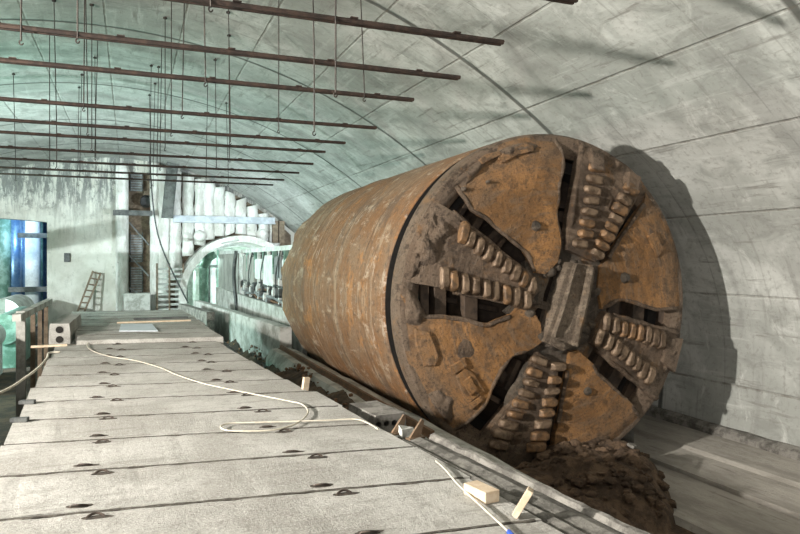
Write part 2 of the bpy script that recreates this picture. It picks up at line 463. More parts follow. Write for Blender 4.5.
part('shield_lip', bm, MGAP, tbm)  # blackened to paint shade into the gap behind the head
bm = NB(); ring_surface(bm, [(2.5, 10.82), (2.72, 10.82), (2.72, 11.5), (2.5, 11.5)])
part('seal_ring', bm, MGAP, tbm)
bm = NB()      # drum with rounded front rim
ring_surface(bm, [(2.72, 10.6), (2.82, 10.53), (3.0, 10.48), (3.09, 10.50), (3.13, 10.56), (3.145, 10.64), (3.145, 10.80), (2.75, 10.81)])
dr_ = part('cutterhead_drum', bm, MSP, tbm, smooth=True); dr_.modifiers.new('es', 'EDGE_SPLIT').split_angle = radians(40)
bm = NB(); bmesh.ops.create_cone(bm, cap_ends=True, segments=64, radius1=2.85, radius2=2.85, depth=.06, matrix=Matrix.Translation((TCX, 11.35, TCZ)) @ Matrix.Rotation(pi / 2, 4, 'X'))
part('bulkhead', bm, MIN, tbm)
bm = NB(); ring_surface(bm, [(1.55, 10.75), (1.65, 10.72), (1.75, 10.75), (1.75, 11.32), (1.55, 11.32)], 64)
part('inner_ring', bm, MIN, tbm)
bm = NB(); bmesh.ops.create_cone(bm, cap_ends=True, segments=64, radius1=2.97, radius2=2.97, depth=.1, matrix=Matrix.Translation((TCX, 19.2, TCZ)) @ Matrix.Rotation(pi / 2, 4, 'X'))
part('rear_bulkhead', bm, MDST, tbm)

RF = 3.09
def F(px, py):
    p = on_y(px, py, TY); return (p.x, p.z)
def fang(px, py):
    x, z = F(px, py); return atan2(z - TCZ, x - TCX)
def rim(a, r=RF): return (TCX + r * cos(a), TCZ + r * sin(a))
def arc(p, q, r=RF, n=14):
    a, b = fang(*p), fang(*q)
    while b - a > pi: b -= 2 * pi
    while b - a < -pi: b += 2 * pi
    return [rim(a + (b - a) * i / n, r) for i in range(n + 1)]
def rough_line(pts, amp=.012, step=.12):
    out = []
    for i in range(len(pts) - 1):
        a, b = Vector(pts[i]), Vector(pts[i + 1]); L = (b - a).length; n = max(1, int(L / step))
        for k in range(n):
            p = a.lerp(b, k / n); w = amp if 0 < k else 0
            out.append((p.x + R.uniform(-w, w), p.y + R.uniform(-w, w)))
    out.append(tuple(pts[-1])); return out
def clampR(pts, r=RF):
    out = []
    for x, z in pts:
        d = sqrt((x - TCX) ** 2 + (z - TCZ) ** 2)
        if d > r: x = TCX + (x - TCX) * r / d; z = TCZ + (z - TCZ) * r / d
        out.append((x, z))
    return out
def domed(bm):                              # the head is slightly domed: rim set back
    for v in bm.verts:
        r = sqrt((v.co.x - TCX) ** 2 + (v.co.z - TCZ) ** 2)
        v.co.y += .10 * max(0, (r - 2.62) / .48) ** 2
def grid_plate(name, loops, y0, y1, mat, amp=.02, seed=1, bevel=.018):
    bm = NB(); prism(bm, loops, y0, y1)
    bmesh.ops.remove_doubles(bm, verts=bm.verts[:], dist=.0005)
    fs = [f for f in bm.faces if len(f.verts) == 3 and abs(f.calc_center_median().y - y0) < 1e-4]
    for _ in range(3):
        fs = [f for f in bm.faces if all(abs(v.co.y - y0) < 1e-4 for v in f.verts)]
        es = {e for f in fs for e in f.edges if e.calc_length() > .22}
        if not es: break
        bmesh.ops.subdivide_edges(bm, edges=list(es), cuts=1); bmesh.ops.triangulate(bm, faces=[f for f in bm.faces if len(f.verts) > 3 and all(abs(v.co.y - y0) < 1e-4 for v in f.verts)])
    for v in bm.verts:
        if abs(v.co.y - y0) < 1e-4:
            v.co.y += amp * noise.noise(v.co * 1.4 + Vector((seed, 0, 0))) + amp * .5 * noise.noise(v.co * 4 + Vector((seed, 3, 0)))
    domed(bm)
    return part(name, bm, mat, tbm)
PZ = TY                                     # face plane
P1 = arc((424, 196), (556, 133)) + rough_line([F(*p) for p in [(563, 151), (562, 172), (558, 203), (556.7, 217), (559.5, 234), (561, 247), (558, 262), (545, 274), (536, 273), (525, 250), (511, 239), (488, 219), (474, 211), (463.5, 194), (456, 183), (430, 201)]])
P2 = arc((647, 190), (686, 304)) + rough_line([F(*p) for p in [(678, 307), (657, 309), (623, 299.5), (602, 309), (598, 290), (600, 266), (609, 259), (623, 234), (645, 203)]])
P3 = rough_line([F(*p) for p in [(570, 352), (578, 350), (592, 363), (602, 377), (627, 399), (644, 419)]]) + arc((646, 423), (550, 470)) + rough_line([F(*p) for p in [(553, 450), (559, 420), (564, 395), (568, 370)]])
P4 = rough_line([F(*p) for p in [(401, 294), (414, 303.5), (421, 316), (449, 316), (457, 317.5), (488, 324.6), (511, 315), (518, 308), (532, 312), (540, 322), (542, 342), (528, 351), (512, 356), (497, 377), (483, 408), (454, 432)]]) + arc((446, 440), (392, 292))
plates = [(P1, 1), (P2, 5), (P3, 9), (P4, 14)]
for P, sd in plates:
    grid_plate('face_plate', [clampR(P)], PZ, PZ + .14, MP, .03, sd)
for chain in (((456, 184), (464, 195), (474, 211), (488, 220), (511, 240), (525, 251), (535, 271)), ((557, 138), (563, 152), (562, 172), (558, 203), (557, 217), (560, 236)),
              ((645, 204), (623, 235), (609, 259)), ((603, 308), (623, 300), (656, 309), (678, 308)), ((403, 295), (415, 304), (422, 316), (457, 318), (488, 325), (511, 316)),
              ((527, 352), (512, 357), (497, 378), (483, 408), (456, 431)), ((593, 364), (602, 378), (627, 400), (643, 419)), ((568, 371), (564, 396), (558, 422))):
    bm = NB(); tube(bm, spline([(F(*p)[0], PZ + .02, F(*p)[1]) for p in chain], 5), .042, 6); jitter(bm, .03, 4)
    domed(bm); part('folded_edge', bm, MSP, tbm, smooth=True)
HUB = [F(*p) for p in [(528, 262), (545, 255), (566, 240), (580, 243), (600, 256), (606, 275), (606, 300), (612, 320), (596, 348), (588, 364), (566, 372), (552, 372), (534, 356), (524, 350), (532, 330), (508, 312), (522, 300), (528, 290)]]
slot1 = [F(*p) for p in [(556, 265), (564, 265), (553, 303), (545, 301)]]
slot2 = [F(*p) for p in [(541, 308), (549, 310), (541, 338), (531, 332), (533, 318)]]
grid_plate('hub_plate', [HUB, slot1, slot2], PZ + .09, PZ + .22, MHUB, .05, 21)
# hub beam: heavy channel across the centre
BM_ = [F(*p) for p in [(565, 262), (588, 265), (589, 285), (577, 322), (572, 344), (559, 350), (541, 341), (551, 310)]]
grid_plate('hub_beam', [BM_], PZ - .13, PZ + .12, MBEAM, .03, 31)
for a, b, w in (((570, 264), (549, 336), .045), ((586, 268), (569, 345), .075), ((558, 345), (545, 340), .05)):
    A_, B_ = F(*a), F(*b)
    bm = NB(); tube(bm, spline([(A_[0], PZ - .16, A_[1]), ((A_[0] + B_[0]) / 2, PZ - .18, (A_[1] + B_[1]) / 2), (B_[0], PZ - .15, B_[1])], 4), w, 6)
    jitter(bm, .02, 6); part('beam_flange', bm, MBEAM, tbm)

SL = [F(*p) for p in [(430, 201), (440, 204), (452, 212), (464, 228), (480, 240), (500, 256), (520, 271), (533, 279), (537, 290), (526, 306), (502, 303.5), (453, 291), (442, 288), (400, 281)]] + arc((392, 278), (424, 196))
SU = [F(*p) for p in [(566, 250), (569, 220), (576, 183), (582, 152)]] + arc((579, 139), (643, 187)) + [F(*p) for p in [(636, 196), (623, 215), (609, 236), (599, 256), (594, 262)]]
SR = [F(*p) for p in [(598, 320), (604, 311), (612, 315), (661, 330), (680, 333)]] + arc((690, 335), (664, 403)) + [F(*p) for p in [(657, 399), (625, 370), (602, 354), (590, 343)]]
SB = [F(*p) for p in [(537, 352), (512, 400), (490, 428)]] + arc((478, 445), (543, 470)) + [F(*p) for p in [(545, 437), (551, 400), (557, 366)]]
def tooth(bm, c, dirv, L, W, y0, H):
    # blunt chisel: wide rounded nose, tapered shank
    d = Vector(dirv).normalized(); s = Vector((-d.y, d.x))
    prof = [(-.5, .42), (-.2, .5), (.25, .5), (.44, .36), (.5, 0)]
    rows = []
    for (yy, k, lift) in ((y0, 1.0, 0), (y0 - H * .55, 1.0, 0), (y0 - H, .72, 0)):
        pts = []
        for t, w in prof: pts.append((t, w))
        for t, w in reversed(prof[:-1]): pts.append((t, -w))
        rows.append([bm.verts.new((c[0] + d.x * t * L * k + s.x * w * W * k, yy, c[1] + d.y * t * L * k + s.y * w * W * k)) for t, w in pts])
    n = len(rows[0])
    for a in range(2):
        for i in range(n): bm.faces.new((rows[a][i], rows[a][(i + 1) % n], rows[a + 1][(i + 1) % n], rows[a + 1][i]))
    bm.faces.new(rows[-1]); bm.faces.new(rows[0][::-1])
def cz(ox, oy, s, lst): return [(ox + x / s, oy + y / s) for x, y in lst]
rows_ = {
 'L': [(cz(390, 180, 3.5625, [(255, 187), (280, 210), (310, 235), (342, 257), (376, 280), (408, 305), (438, 330), (470, 352), (500, 374)]), (.25, 1)),
       (cz(390, 180, 3.5625, [(188, 352), (218, 360), (258, 370), (296, 378), (335, 388), (370, 397), (408, 407), (443, 415), (481, 428)]), (.03, -1))],
 'U': [(cz(530, 130, 3.559, [(230, 135), (222, 178), (215, 216), (210, 252), (203, 293), (195, 332), (187, 370), (168, 405)]), (-1, .12)),
       (cz(530, 130, 3.559, [(352, 212), (328, 250), (314, 284), (299, 317), (283, 347), (266, 379), (249, 410), (231, 442)]), (1, -.5))],
 'R': [(cz(560, 270, 3.557, [(155, 185), (188, 196), (216, 207), (246, 215), (274, 222), (300, 229), (325, 238), (350, 246)]), (.1, 1)),
       (cz(560, 270, 3.557, [(128, 238), (165, 256), (192, 274), (217, 294), (240, 315), (263, 333), (287, 355), (310, 375)]), (-.45, -1))],
 'B': [(cz(470, 330, 3.56, [(238, 108), (222, 150), (208, 186), (193, 225), (172, 262), (150, 298), (130, 335), (110, 370), (92, 405)]), (-1, .3)),
       (cz(470, 330, 3.56, [(305, 128), (292, 175), (284, 215), (276, 255), (266, 293), (254, 333), (243, 375), (228, 412)]), (1, -.08))]}
for key, poly in (('L', SL), ('U', SU), ('R', SR), ('B', SB)):
    for ra, rb in {'L': (((452, 212), (533, 279)), ((453, 291), (526, 306))), 'U': (((582, 146), (568, 244)), ((634, 198), (600, 258))), 'R': (((612, 315), (678, 333)), ((602, 354), (657, 399))), 'B': (((537, 354), (496, 430)), ((556, 370), (546, 440)))}[key]:
        A_, B_ = F(*ra), F(*rb); bm = NB()
        tube(bm, [(A_[0] + (B_[0] - A_[0]) * q / 14, PZ + .01, A_[1] + (B_[1] - A_[1]) * q / 14) for q in range(15)], .055, 6)
        jitter(bm, .03, 5, ra[0]); part("spoke_flange", bm, MSP, tbm, smooth=True)
    sp = grid_plate('spoke', [clampR(poly)], PZ - .05, PZ + .2, MSP, .05, ord(key))
    sp['label'] = {'L': 'left toothed spoke, caked with mud near the rim', 'U': 'upper right toothed spoke', 'R': 'right toothed spoke', 'B': 'bottom toothed spoke'}[key]
    for (pts, dv) in rows_[key]:
        n = len(pts)
        for i, p in enumerate(pts):
            c = F(*p)
            rr = sqrt((c[0] - TCX) ** 2 + (c[1] - TCZ) ** 2)
            big = 1.15 if (rr > 2.2) else 1.0
            L = .33 * big * R.uniform(.92, 1.08); W = .16 * big * R.uniform(.92, 1.05)
            if key == 'L' and pts is rows_['L'][1][0]: L *= 1.05
            bm = NB(); dj = (dv[0] + R.uniform(-.08, .08), dv[1] + R.uniform(-.08, .08))
            tooth(bm, c, dj, L, W, PZ - .02, .135 + R.uniform(-.03, .02))
            # shank block behind the tooth
            dn = Vector(dj).normalized()
            jitter(bm, .022, 7, i)
            o = part('cutter_tooth', bm, MT if R.random() < .6 else MT2, tbm, bevel=.018, seg=2)
            o.parent = sp; o.location = (0, 0, 0)
    # raised rib of packed dirt between the two rows
def brace(a, b, w, y0=.12, y1=.55, mat=None):
    A_, B_ = Vector(F(*a)), Vector(F(*b)); d = (B_ - A_).normalized(); s = Vector((-d.y, d.x)) * w / 2
    bm = NB(); prism(bm, [[tuple(A_ - s), tuple(B_ - s), tuple(B_ + s), tuple(A_ + s)]], PZ + y0, PZ + y1)
    part('brace', bm, mat or MBR, tbm, bevel=.01)
for a, b, w in (((474, 203), (454, 232), .10), ((489, 216), (474, 241), .14), ((513, 238), (497, 260), .08),
                ((430, 282), (430, 322), .16), ((446, 284), (446, 322), .22), ((476, 292), (476, 326), .26), 
                ((556, 203), (582, 207), .07), ((562, 225), (570, 228), .05),
                ((623, 298), (619, 325), .25), ((646, 304), (644, 330), .28), ((674, 306), (672, 336), .14),
                ((612, 352), (600, 378), .16), ((630, 368), (616, 392), .28), ((646, 384), (634, 412), .25),
                ((505, 404), (494, 398), .10), ((526, 362), (512, 392), .1), ((560, 378), (558, 440), .12)):
    brace(a, b, w, R.uniform(.16, .3), .75)
# back webs closing part of the openings, deeper in
for a, b, w in (((450, 190), (530, 268), .12), ((416, 292), (512, 312), .10), ((568, 150), (563, 240), .14), ((605, 306), (676, 320), .1), ((592, 352), (648, 408), .1), ((524, 352), (472, 430), .12)):
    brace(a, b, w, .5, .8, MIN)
# pads, bolts and welded lugs on the plates
def pad(pts, h, name='wear_pad', mat=None, amp=.02):
    bm = NB(); prism(bm, [[F(*p) for p in pts]], PZ - h, PZ + .05)
    jitter(bm, amp, 5); part(name, bm, mat or MP, tbm, bevel=.02, seg=2)
pad(cz(390, 300, 3.56, [(232, 270), (262, 238), (296, 262), (332, 322), (282, 362), (262, 348)]), .05)
pad(cz(390, 300, 3.56, [(252, 290), (278, 268), (304, 318), (280, 340)]), .09)
pad(cz(390, 300, 3.56, [(200, 242), (262, 205), (272, 232), (222, 262)]), .06)
pad(cz(390, 300, 3.56, [(272, 372), (322, 338), (330, 352), (284, 392)]), .05)
pad(cz(390, 300, 3.56, [(88, 100), (138, 112), (170, 196), (160, 236), (116, 232), (92, 170)]), .05)
pad(cz(400, 130, 4.44, [(430, 128), (470, 88), (545, 62), (588, 70), (590, 96), (520, 112), (455, 150)]), .05)
pad(cz(400, 130, 4.44, [(350, 132), (380, 110), (440, 92), (452, 112), (400, 134), (362, 152)]), .04)
pad([(646, 236), (654, 232), (663, 250), (656, 258)], .05)
pad([(586, 152), (598, 154), (600, 172), (588, 170)], .16, mat=MSP)
pad([(624, 172), (636, 178), (634, 192), (622, 188)], .16, mat=MSP)
pad([(664, 338), (680, 338), (672, 372), (660, 362)], .10, mat=MSP)
def lump(px, py, rx, rz, h, mat=MSP, sd=0, rot=0, y0=0):
    x, z = F(px, py); bm = NB(); nr, na = 12, 40; rows = []
    for i in range(nr + 1):
        t = i / nr; row = []
        for k in range(na):
            a = 2 * pi * k / na
            rr = t * (1 + .35 * noise.noise(Vector((cos(a) * 1.3, sin(a) * 1.3, sd))))
            dx, dz = rx * rr * cos(a), rz * rr * sin(a)
            dx, dz = dx * cos(rot) - dz * sin(rot), dx * sin(rot) + dz * cos(rot)
            n = noise.fractal(Vector((x + dx, sd, z + dz)) * 4.5, .9, 2.1, 5)
            hh = h * (1 - t ** 3) + n * h * .55 * (1 - t * t) - .04 * t
            qx, qz = x + dx - TCX, z + dz - TCZ; qr = sqrt(qx * qx + qz * qz)
            if qr > 3.0: hh = hh * .3 - .12 - (qr - 3.0) * .2; qx *= 3.05 / max(qr, 3.05); qz *= 3.05 / max(qr, 3.05)
            row.append(bm.verts.new((TCX + qx, PZ + y0 - hh, TCZ + qz)))
        rows.append(row)
    for i in range(nr):
        for k in range(na):
            q = (k + 1) % na; bm.faces.new((rows[i][k], rows[i][q], rows[i + 1][q], rows[i + 1][k]))
    bmesh.ops.remove_doubles(bm, verts=bm.verts[:], dist=.001)
    o = part('mud_crust', bm, mat, tbm, smooth=True); o['kind'] = 'stuff'
for a_ in ((425, 238, .42, .62, .13, MSP, 1, .1), (412, 262, .30, .30, .10, MSP, 2), (436, 228, .38, .28, .13, MSP, 3, -.4), (448, 262, .36, .24, .06, MSP, 4, -.2),
           (515, 150, .52, .13, .08, MSP, 5, .25), (470, 172, .40, .13, .06, MSP, 6, .7), (616, 158, .30, .26, .10, MSP, 7), (628, 184, .22, .25, .14, MSP, 8), (593, 162, .17, .24, .12, MSP, 9),
           (608, 205, .20, .5, .05, MSP, 10, -.2), (645, 345, .5, .2, .06, MSP, 11, -.4), (670, 352, .2, .42, .09, MSP, 12, -.3), (412, 308, .22, .35, .08, MSP, 13, .6), (470, 262, .5, .16, .05, MHUB, 14, -.25),
           (520, 392, .2, .5, .05, MHUB, 15, -.45), (514, 436, .4, .3, .07, MMUD, 16), (440, 408, .35, .3, .06, MSP, 17, -.6), (465, 350, .3, .3, .03, MSP, 18), (535, 425, .22, .4, .06, MMUD, 19),
           (590, 448, .6, .2, .08, MMUD, 20, .15), (655, 245, .16, .5, .04, MSP, 21, .25)):
    lump(*a_)
for p, r in (((535.7, 225.8), .11), ((624.7, 277.7), .12), ((587, 391), .10), ((463, 189), .05), ((608, 173), .045), ((487, 182), .035)):
    x, z = F(*p)
    bm = NB(); bmesh.ops.create_cone(bm, cap_ends=True, segments=8, radius1=r, radius2=r * .6, depth=.09, matrix=Matrix.Translation((x, PZ - .03, z)) @ Matrix.Rotation(pi / 2, 4, 'X'))
    jitter(bm, .015, 9); part('lug', bm, MHUB, tbm, bevel=.01)
# greasy lumps round the hub
bm = NB()
for k in range(26):
    a = R.uniform(0, 2 * pi); x, z = F(566 + 34 * cos(a) * R.uniform(.7, 1.1), 305 + 46 * sin(a) * R.uniform(.75, 1.1))
    bmesh.ops.create_icosphere(bm, subdivisions=2, radius=R.uniform(.05, .13), matrix=Matrix.Translation((x, PZ + .05, z)) @ Matrix.Diagonal((1.2, .6, 1, 1)))
jitter(bm, .06, 6); o = part('grease_lumps', bm, MHUB, tbm, smooth=True); o['kind'] = 'stuff'

# ------------------------------------------------------------------ muck heap, cradle beams
def heap(name, x0, x1, y0, y1, hf, mat, label, cat, nx=70, ny=46, base=-2.6, kind=None):
    bm = NB(); g = []
    for j in range(ny + 1):
        row = []
        for i in range(nx + 1):
            x = x0 + (x1 - x0) * i / nx; y = y0 + (y1 - y0) * j / ny
            n = noise.fractal(Vector((x * 1.4, y * 1.4, 3.1)), 1.0, 2.0, 6)
            z = hf(x, y)
            e = min(i, nx - i, j, ny - j)
            z = base if e == 0 else max(base + .01, z + n * .16 * min(1, (z - base) * 1.5))
            row.append(bm.verts.new((x, y, z)))
        g.append(row)
    for j in range(ny):
        for i in range(nx): bm.faces.new((g[j][i], g[j][i + 1], g[j + 1][i + 1], g[j + 1][i]))
    o = mesh_obj(name, bm, mat); tag(o, label, cat, kind=kind); return o
def hump(x, y, cx, cy, rx, ry, h):
    d = ((x - cx) / rx) ** 2 + ((y - cy) / ry) ** 2
    return h * max(0, 1 - d) ** .7
def muck(x, y): return -2.6 + max(hump(x, y, 7.5, 9.9, 1.5, 1.6, 1.0), hump(x, y, 6.2, 9.9, 2.2, 2.1, .7), hump(x, y, 8.35, 10.0, .8, 1.1, .95))
heap('muck_heap', 4.6, 9.6, 7.6, 10.95, muck, MMUD, 'heap of brown muck and clods spilled under the toothed cutting head', 'soil heap', kind='stuff')
bm = NB()
for k in range(170):
    x = R.uniform(6.0, 9.1); y = R.uniform(8.4, 10.3)
    z = muck(x, y)
    r = R.uniform(.03, .11)
    bmesh.ops.create_icosphere(bm, subdivisions=1, radius=r, matrix=Matrix.Translation((x, y, z + r * .3)) @ Matrix.Rotation(R.uniform(0, 3), 4, 'Z') @ Matrix.Diagonal((1.3, 1, .7, 1)))
jitter(bm, .03, 9); o = mesh_obj('muck_clods', bm, MMUD); tag(o, 'loose clods of brown earth on the heap below the cutting head', 'clods', kind='stuff')
bm = NB(); bmesh.ops.create_cube(bm, size=1, matrix=Matrix.Translation((8.45, 9.75, -1.62)) @ Matrix.Rotation(.5, 4, 'Z') @ Matrix.Rotation(.3, 4, 'X') @ Matrix.Diagonal((.2, .14, .06, 1)))
jitter(bm, .03, 4); tag(mesh_obj('stone', bm, MRC, bevel=.02), 'pale flat stone on top of the brown muck heap', 'stone')

# kerb beam that carries the shield, left side
bm = NB(); ysk = [6.5 + k * .6 for k in range(24)]
loft(bm, [(3.75, -2.62), (3.8, -1.2), (3.95, -.92), (4.5, -.92), (4.75, -1.02), (4.75, -2.62)], ysk, close=True)
jitter(bm, .03, 1.1); tag(mesh_obj('cradle_beam', bm, MKERB), 'low concrete cradle beam in the trench along the left flank of the boring machine', 'concrete beam')
def kx(y): return 4.3 - .082 * (y - 20)
bm = NB(); rows = []
for k in range(52):
    y = 20.45 + k * .3; x = kx(y)
    rows.append([bm.verts.new((x + dx, y, z)) for dx, z in ((0, -2.62), (0, -.33), (.03, -.3), (.34, -.3), (.36, -.33), (.36, -2.62))])
for a_ in range(len(rows) - 1):
    for i in range(6): bm.faces.new((rows[a_][i], rows[a_][(i + 1) % 6], rows[a_ + 1][(i + 1) % 6], rows[a_ + 1][i]))
bm.faces.new(rows[0]); bm.faces.new(rows[-1]); jitter(bm, .025, 1.1)
tag(mesh_obj('kerb_beam', bm, MKERB), 'long pale grey concrete kerb running back from the rusty shield to the tunnel mouth', 'concrete kerb')
bm = NB(); loft(bm, [(8.6, -2.6), (8.6, -1.85), (9.6, -1.2), (9.85, -1.3), (9.85, -2.6)], [11.3, 15, 19], close=True)
tag(mesh_obj('cradle_block', bm, MKERB), 'concrete cradle block under the right flank of the boring machine', 'concrete block')
bm = NB(); box(bm, 4.20, 4.26, 9.2, 20.2, -.92, -.82); box(bm, 4.15, 4.31, 9.2, 20.2, -.93, -.91)
tag(mesh_obj('steel_rail', bm, MRUSTY), 'thin rusty steel rail on top of the kerb beam beside the boring machine', 'rail')
def rub(x, y):
    t = max(0, min(1, (19.5 - y) / 3)); return (-2.05 + .75 * (x - 3.0)) * (1 - t) + (-1.15 + .25 * (x - 3.0)) * t + .12 * sin(y * 1.7)
heap('trench_rubble', 2.6, 3.85, 7.6, 27, rub, MDIRT, 'dark brown rubble and dirt in the trench between the slab deck and the kerb beam', 'rubble', nx=18, ny=240, kind='stuff')
bm = NB()
for k in range(150):
    y = R.uniform(10, 28); x = (R.uniform(3.5, 3.9) if y < 20 else kx(y) - R.uniform(.05, .3)); r = R.uniform(.02, .06)
    bmesh.ops.create_icosphere(bm, subdivisions=1, radius=r, matrix=Matrix.Translation((x, y, rub(x, y) + .02)) @ Matrix.Diagonal((1, 1.5, .8, 1)))
jitter(bm, .04, 8); tag(mesh_obj('broken_stones', bm, MRUSTY), 'strip of broken stones lying along the foot of the pale kerb beam', 'stones', kind='stuff')

# ------------------------------------------------------------------ slab deck
def hollow_slab(parent_name, p0, p1, w, top, th, label, cat, group, mat=MS, holes=True, cores=5, skew=0.0, joint=False):
    # slab running from p0 to p1 (end centres); cores are open at both ends
    p0 = Vector(p0); p1 = Vector(p1); d = p1 - p0; L = d.length; rz = atan2(d.y, d.x)
    e = empty(parent_name, (p0.x, p0.y, top - th), label, cat, group, rz)
    bm = NB()
    outer = [(-w / 2, 0), (w / 2, 0), (w / 2 + .0, th * .55), (w / 2 - .02, th), (-w / 2 + .02, th), (-w / 2, th * .55)]
    hl = []
    if holes:
        for k in range(cores):
            c = -w / 2 + w * (k + .5) / cores; r = min(th * .33, w / cores * .36)
            hl.append([(c + r * cos(2 * pi * q / 12), th * .5 + r * sin(2 * pi * q / 12)) for q in range(12)])
    prism(bm, [outer] + hl, 0, L)
    for v in bm.verts: v.co = Vector((v.co.y, v.co.x, v.co.z))
    # finer edge so it can be chipped
    es = [ed for ed in bm.edges if ed.calc_length() > L * .9 and ed.verts[0].co.z > th * .5]
    bmesh.ops.subdivide_edges(bm, edges=es, cuts=40)
    for v in bm.verts:
        if v.co.z > th * .5 and abs(v.co.y) > w / 2 - .04 and .05 < v.co.x < L - .05:
            n = noise.fractal(Vector((v.co.x * 5, v.co.y * 3 + p0.y, p0.x)), 1, 2, 4); v.co.y += n * .014; v.co.z += min(0, n) * .01
    for v in bm.verts: v.co.x += v.co.y * skew
    mesh_obj('slab_body', bm, mat, e)
    if joint:
        bm = NB(); n = 60; rws = []
        for q in range(n + 1):
            x = .03 + (L - .06) * q / n; f = noise.fractal(Vector((x * 6, p0.y, 2)), 1, 2, 4) * .008
            g = .004 + .018 * (.4 + .9 * abs(sin(p0.y * 7))) * max(0, .45 + noise.fractal(Vector((x * 9, p0.y, 7)), 1, 2, 5)) ; g2 = .003 + .016 * (.4 + .9 * abs(sin(p0.y * 7))) * max(0, .45 + noise.fractal(Vector((x * 9, p0.y, 17)), 1, 2, 5))
            rws.append([bm.verts.new((x + (w / 2) * skew, yy, zz)) for yy, zz in ((w / 2 - g, th - .01), (w / 2 - g * .8, th + .003), (w / 2 + .008 + g2 * .8, th + .003), (w / 2 + .008 + g2, th - .01))])
        for q in range(n):
            for i in range(4): bm.faces.new((rws[q][i], rws[q][(i + 1) % 4], rws[q + 1][(i + 1) % 4], rws[q + 1][i]))
        bm.faces.new(rws[0]); bm.faces.new(rws[-1]); mesh_obj('joint_filling', bm, MJT, e)
    return e, L
seams = [((0, 521), (440, 477.5)), ((0, 476), (407, 446)), ((0, 447.5), (371, 425))]
# slabs fan slightly: each has its own angle, a left-end x and a length
th = .22
path = []            # (centre of near seam y at x=0.7, angle)
y_at = 2.35; ang0 = -5.3
slabs = []
angs = [-5.0, -5.0, -5.2, -6.5, -7.2, -8.6, -9.6, -10.4, -10.8, -11, -11, -11, -11, -10.6]
cx_, cy_ = 1.0, -.35
W_ = .985
ends_r = [3.0, 2.9, 2.78, 2.72, 2.62, 2.62, 2.55, 2.5, 2.42, 2.35, 2.2, 2.1, 1.98, 1.85, 1.8, 1.75, 1.7]
ends_l = [-1.25, -1.2, -1.0, -1.05, -1.12, -1.2, -1.22, -1.28, -1.3, -1.34, -1.3, -1.36, -1.4, -1.4, -1.42, -1.42]
loopmat = simple('loop_steel', (.075, .055, .042), (.04, .03, .024), 8, .7, .2)
def lifting_loop(e, x, y, z, ln, s):
    bm = NB()
    pts = [(x - ln / 2, y, z - .01), (x - ln / 2 + .02, y + s * .01, z + .012), (x, y + s * .03, z + .02), (x + ln / 2 - .02, y + s * .015, z + .01), (x + ln / 2, y, z - .01)]
    tube(bm, spline(pts, 3), .009, 5)
    mesh_obj('lifting_loop', bm, loopmat, e)
def pocket(e, x, y, z, a, b, sd):  # flat dark patch in place of a recess, its shade painted in
    bm = NB(); n = 18; c = bm.verts.new((x, y, z + .003)); vs = []
    for k in range(n):
        t = 2 * pi * k / n; r = 1 + .35 * noise.noise(Vector((cos(t) * 1.5, sin(t) * 1.5, sd)))
        vs.append(bm.verts.new((x + a * r * cos(t), y + b * r * sin(t), z + .0025)))
    inner = [bm.verts.new((v.co.x, v.co.y, z - .004)) for v in vs]
    for k in range(n):
        bm.faces.new((c, vs[k], vs[(k + 1) % n])); bm.faces.new((vs[k], inner[k], inner[(k + 1) % n], vs[(k + 1) % n]))
    mesh_obj('loop_pocket_shade', bm, MPK, e)
posn = ['nearest', 'second nearest', 'third', 'fourth', 'fifth', 'sixth', 'seventh', 'eighth', 'ninth', 'tenth', 'eleventh', 'twelfth', 'thirteenth', 'fourteenth', 'fifteenth', 'sixteenth']
ycur = 1.05
RE = [(0, 2.66), (3.6, 2.60), (5.9, 2.49), (6.8, 2.41), (8.4, 2.36), (9.6, 2.15), (13.35, 1.83), (16, 1.7), (22, 1.62)]
def interp(v, t):
    for (a0, b0), (a1, b1) in zip(t, t[1:]):
        if v <= a1: return b0 + (b1 - b0) * (v - a0) / (a1 - a0)
    return t[-1][1]
NSL = 14
for k in range(NSL):
    a = radians(angs[min(k, len(angs) - 1)])
    # centre line of this slab crosses x = .7 at ycur + w/2
    yc = ycur + W_ / 2 / cos(a)
    xl, xr = -1.12 - .04 * (yc - 7.3) + R.uniform(-.03, .03), interp(yc, RE) + R.uniform(-.015, .015)
    if k < 2: xl -= .8
    p0 = (xl, yc + (xl - .7) * math.tan(a)); p1 = (xr, yc + (xr - .7) * math.tan(a))
    e, L = hollow_slab('deck_plank', (*p0, 0), (*p1, 0), W_ - .012, 0, th,
                       'rough grey concrete plank of the lower deck, %s of fourteen from the camera' % posn[k], 'concrete plank', 'planks of the lower deck', skew=-math.tan(radians(3.5) - a), joint=True)
    for lx in (-.27, 1.55 - .03 * k):
        for s in (-1, 1):
            x = (lx - xl) / cos(a) + R.uniform(-.06, .06); y = s * (W_ / 2 - .12)
            pocket(e, x, y, th, .095, .036, k + s); lifting_loop(e, x, y, th, .13, s)
    ycur += W_ / cos(a) + .006
y_deck_end = ycur
for k, (px, py) in enumerate(((18, 403), (9, 421))):
    p = on_z(px, py, .02); bm = NB(); box(bm, -.09, .09, -.035, .035, 0, .05)
    o = mesh_obj('steel_clip', bm, MDST, bevel=.008); o.location = (p.x + .1, p.y, .0); o.rotation_euler[2] = -.2
    tag(o, 'small dark steel clip on the left slab edge, %s one' % ('farther' if k == 0 else 'nearer'), 'steel clip', 'steel clips on the left slab edge')

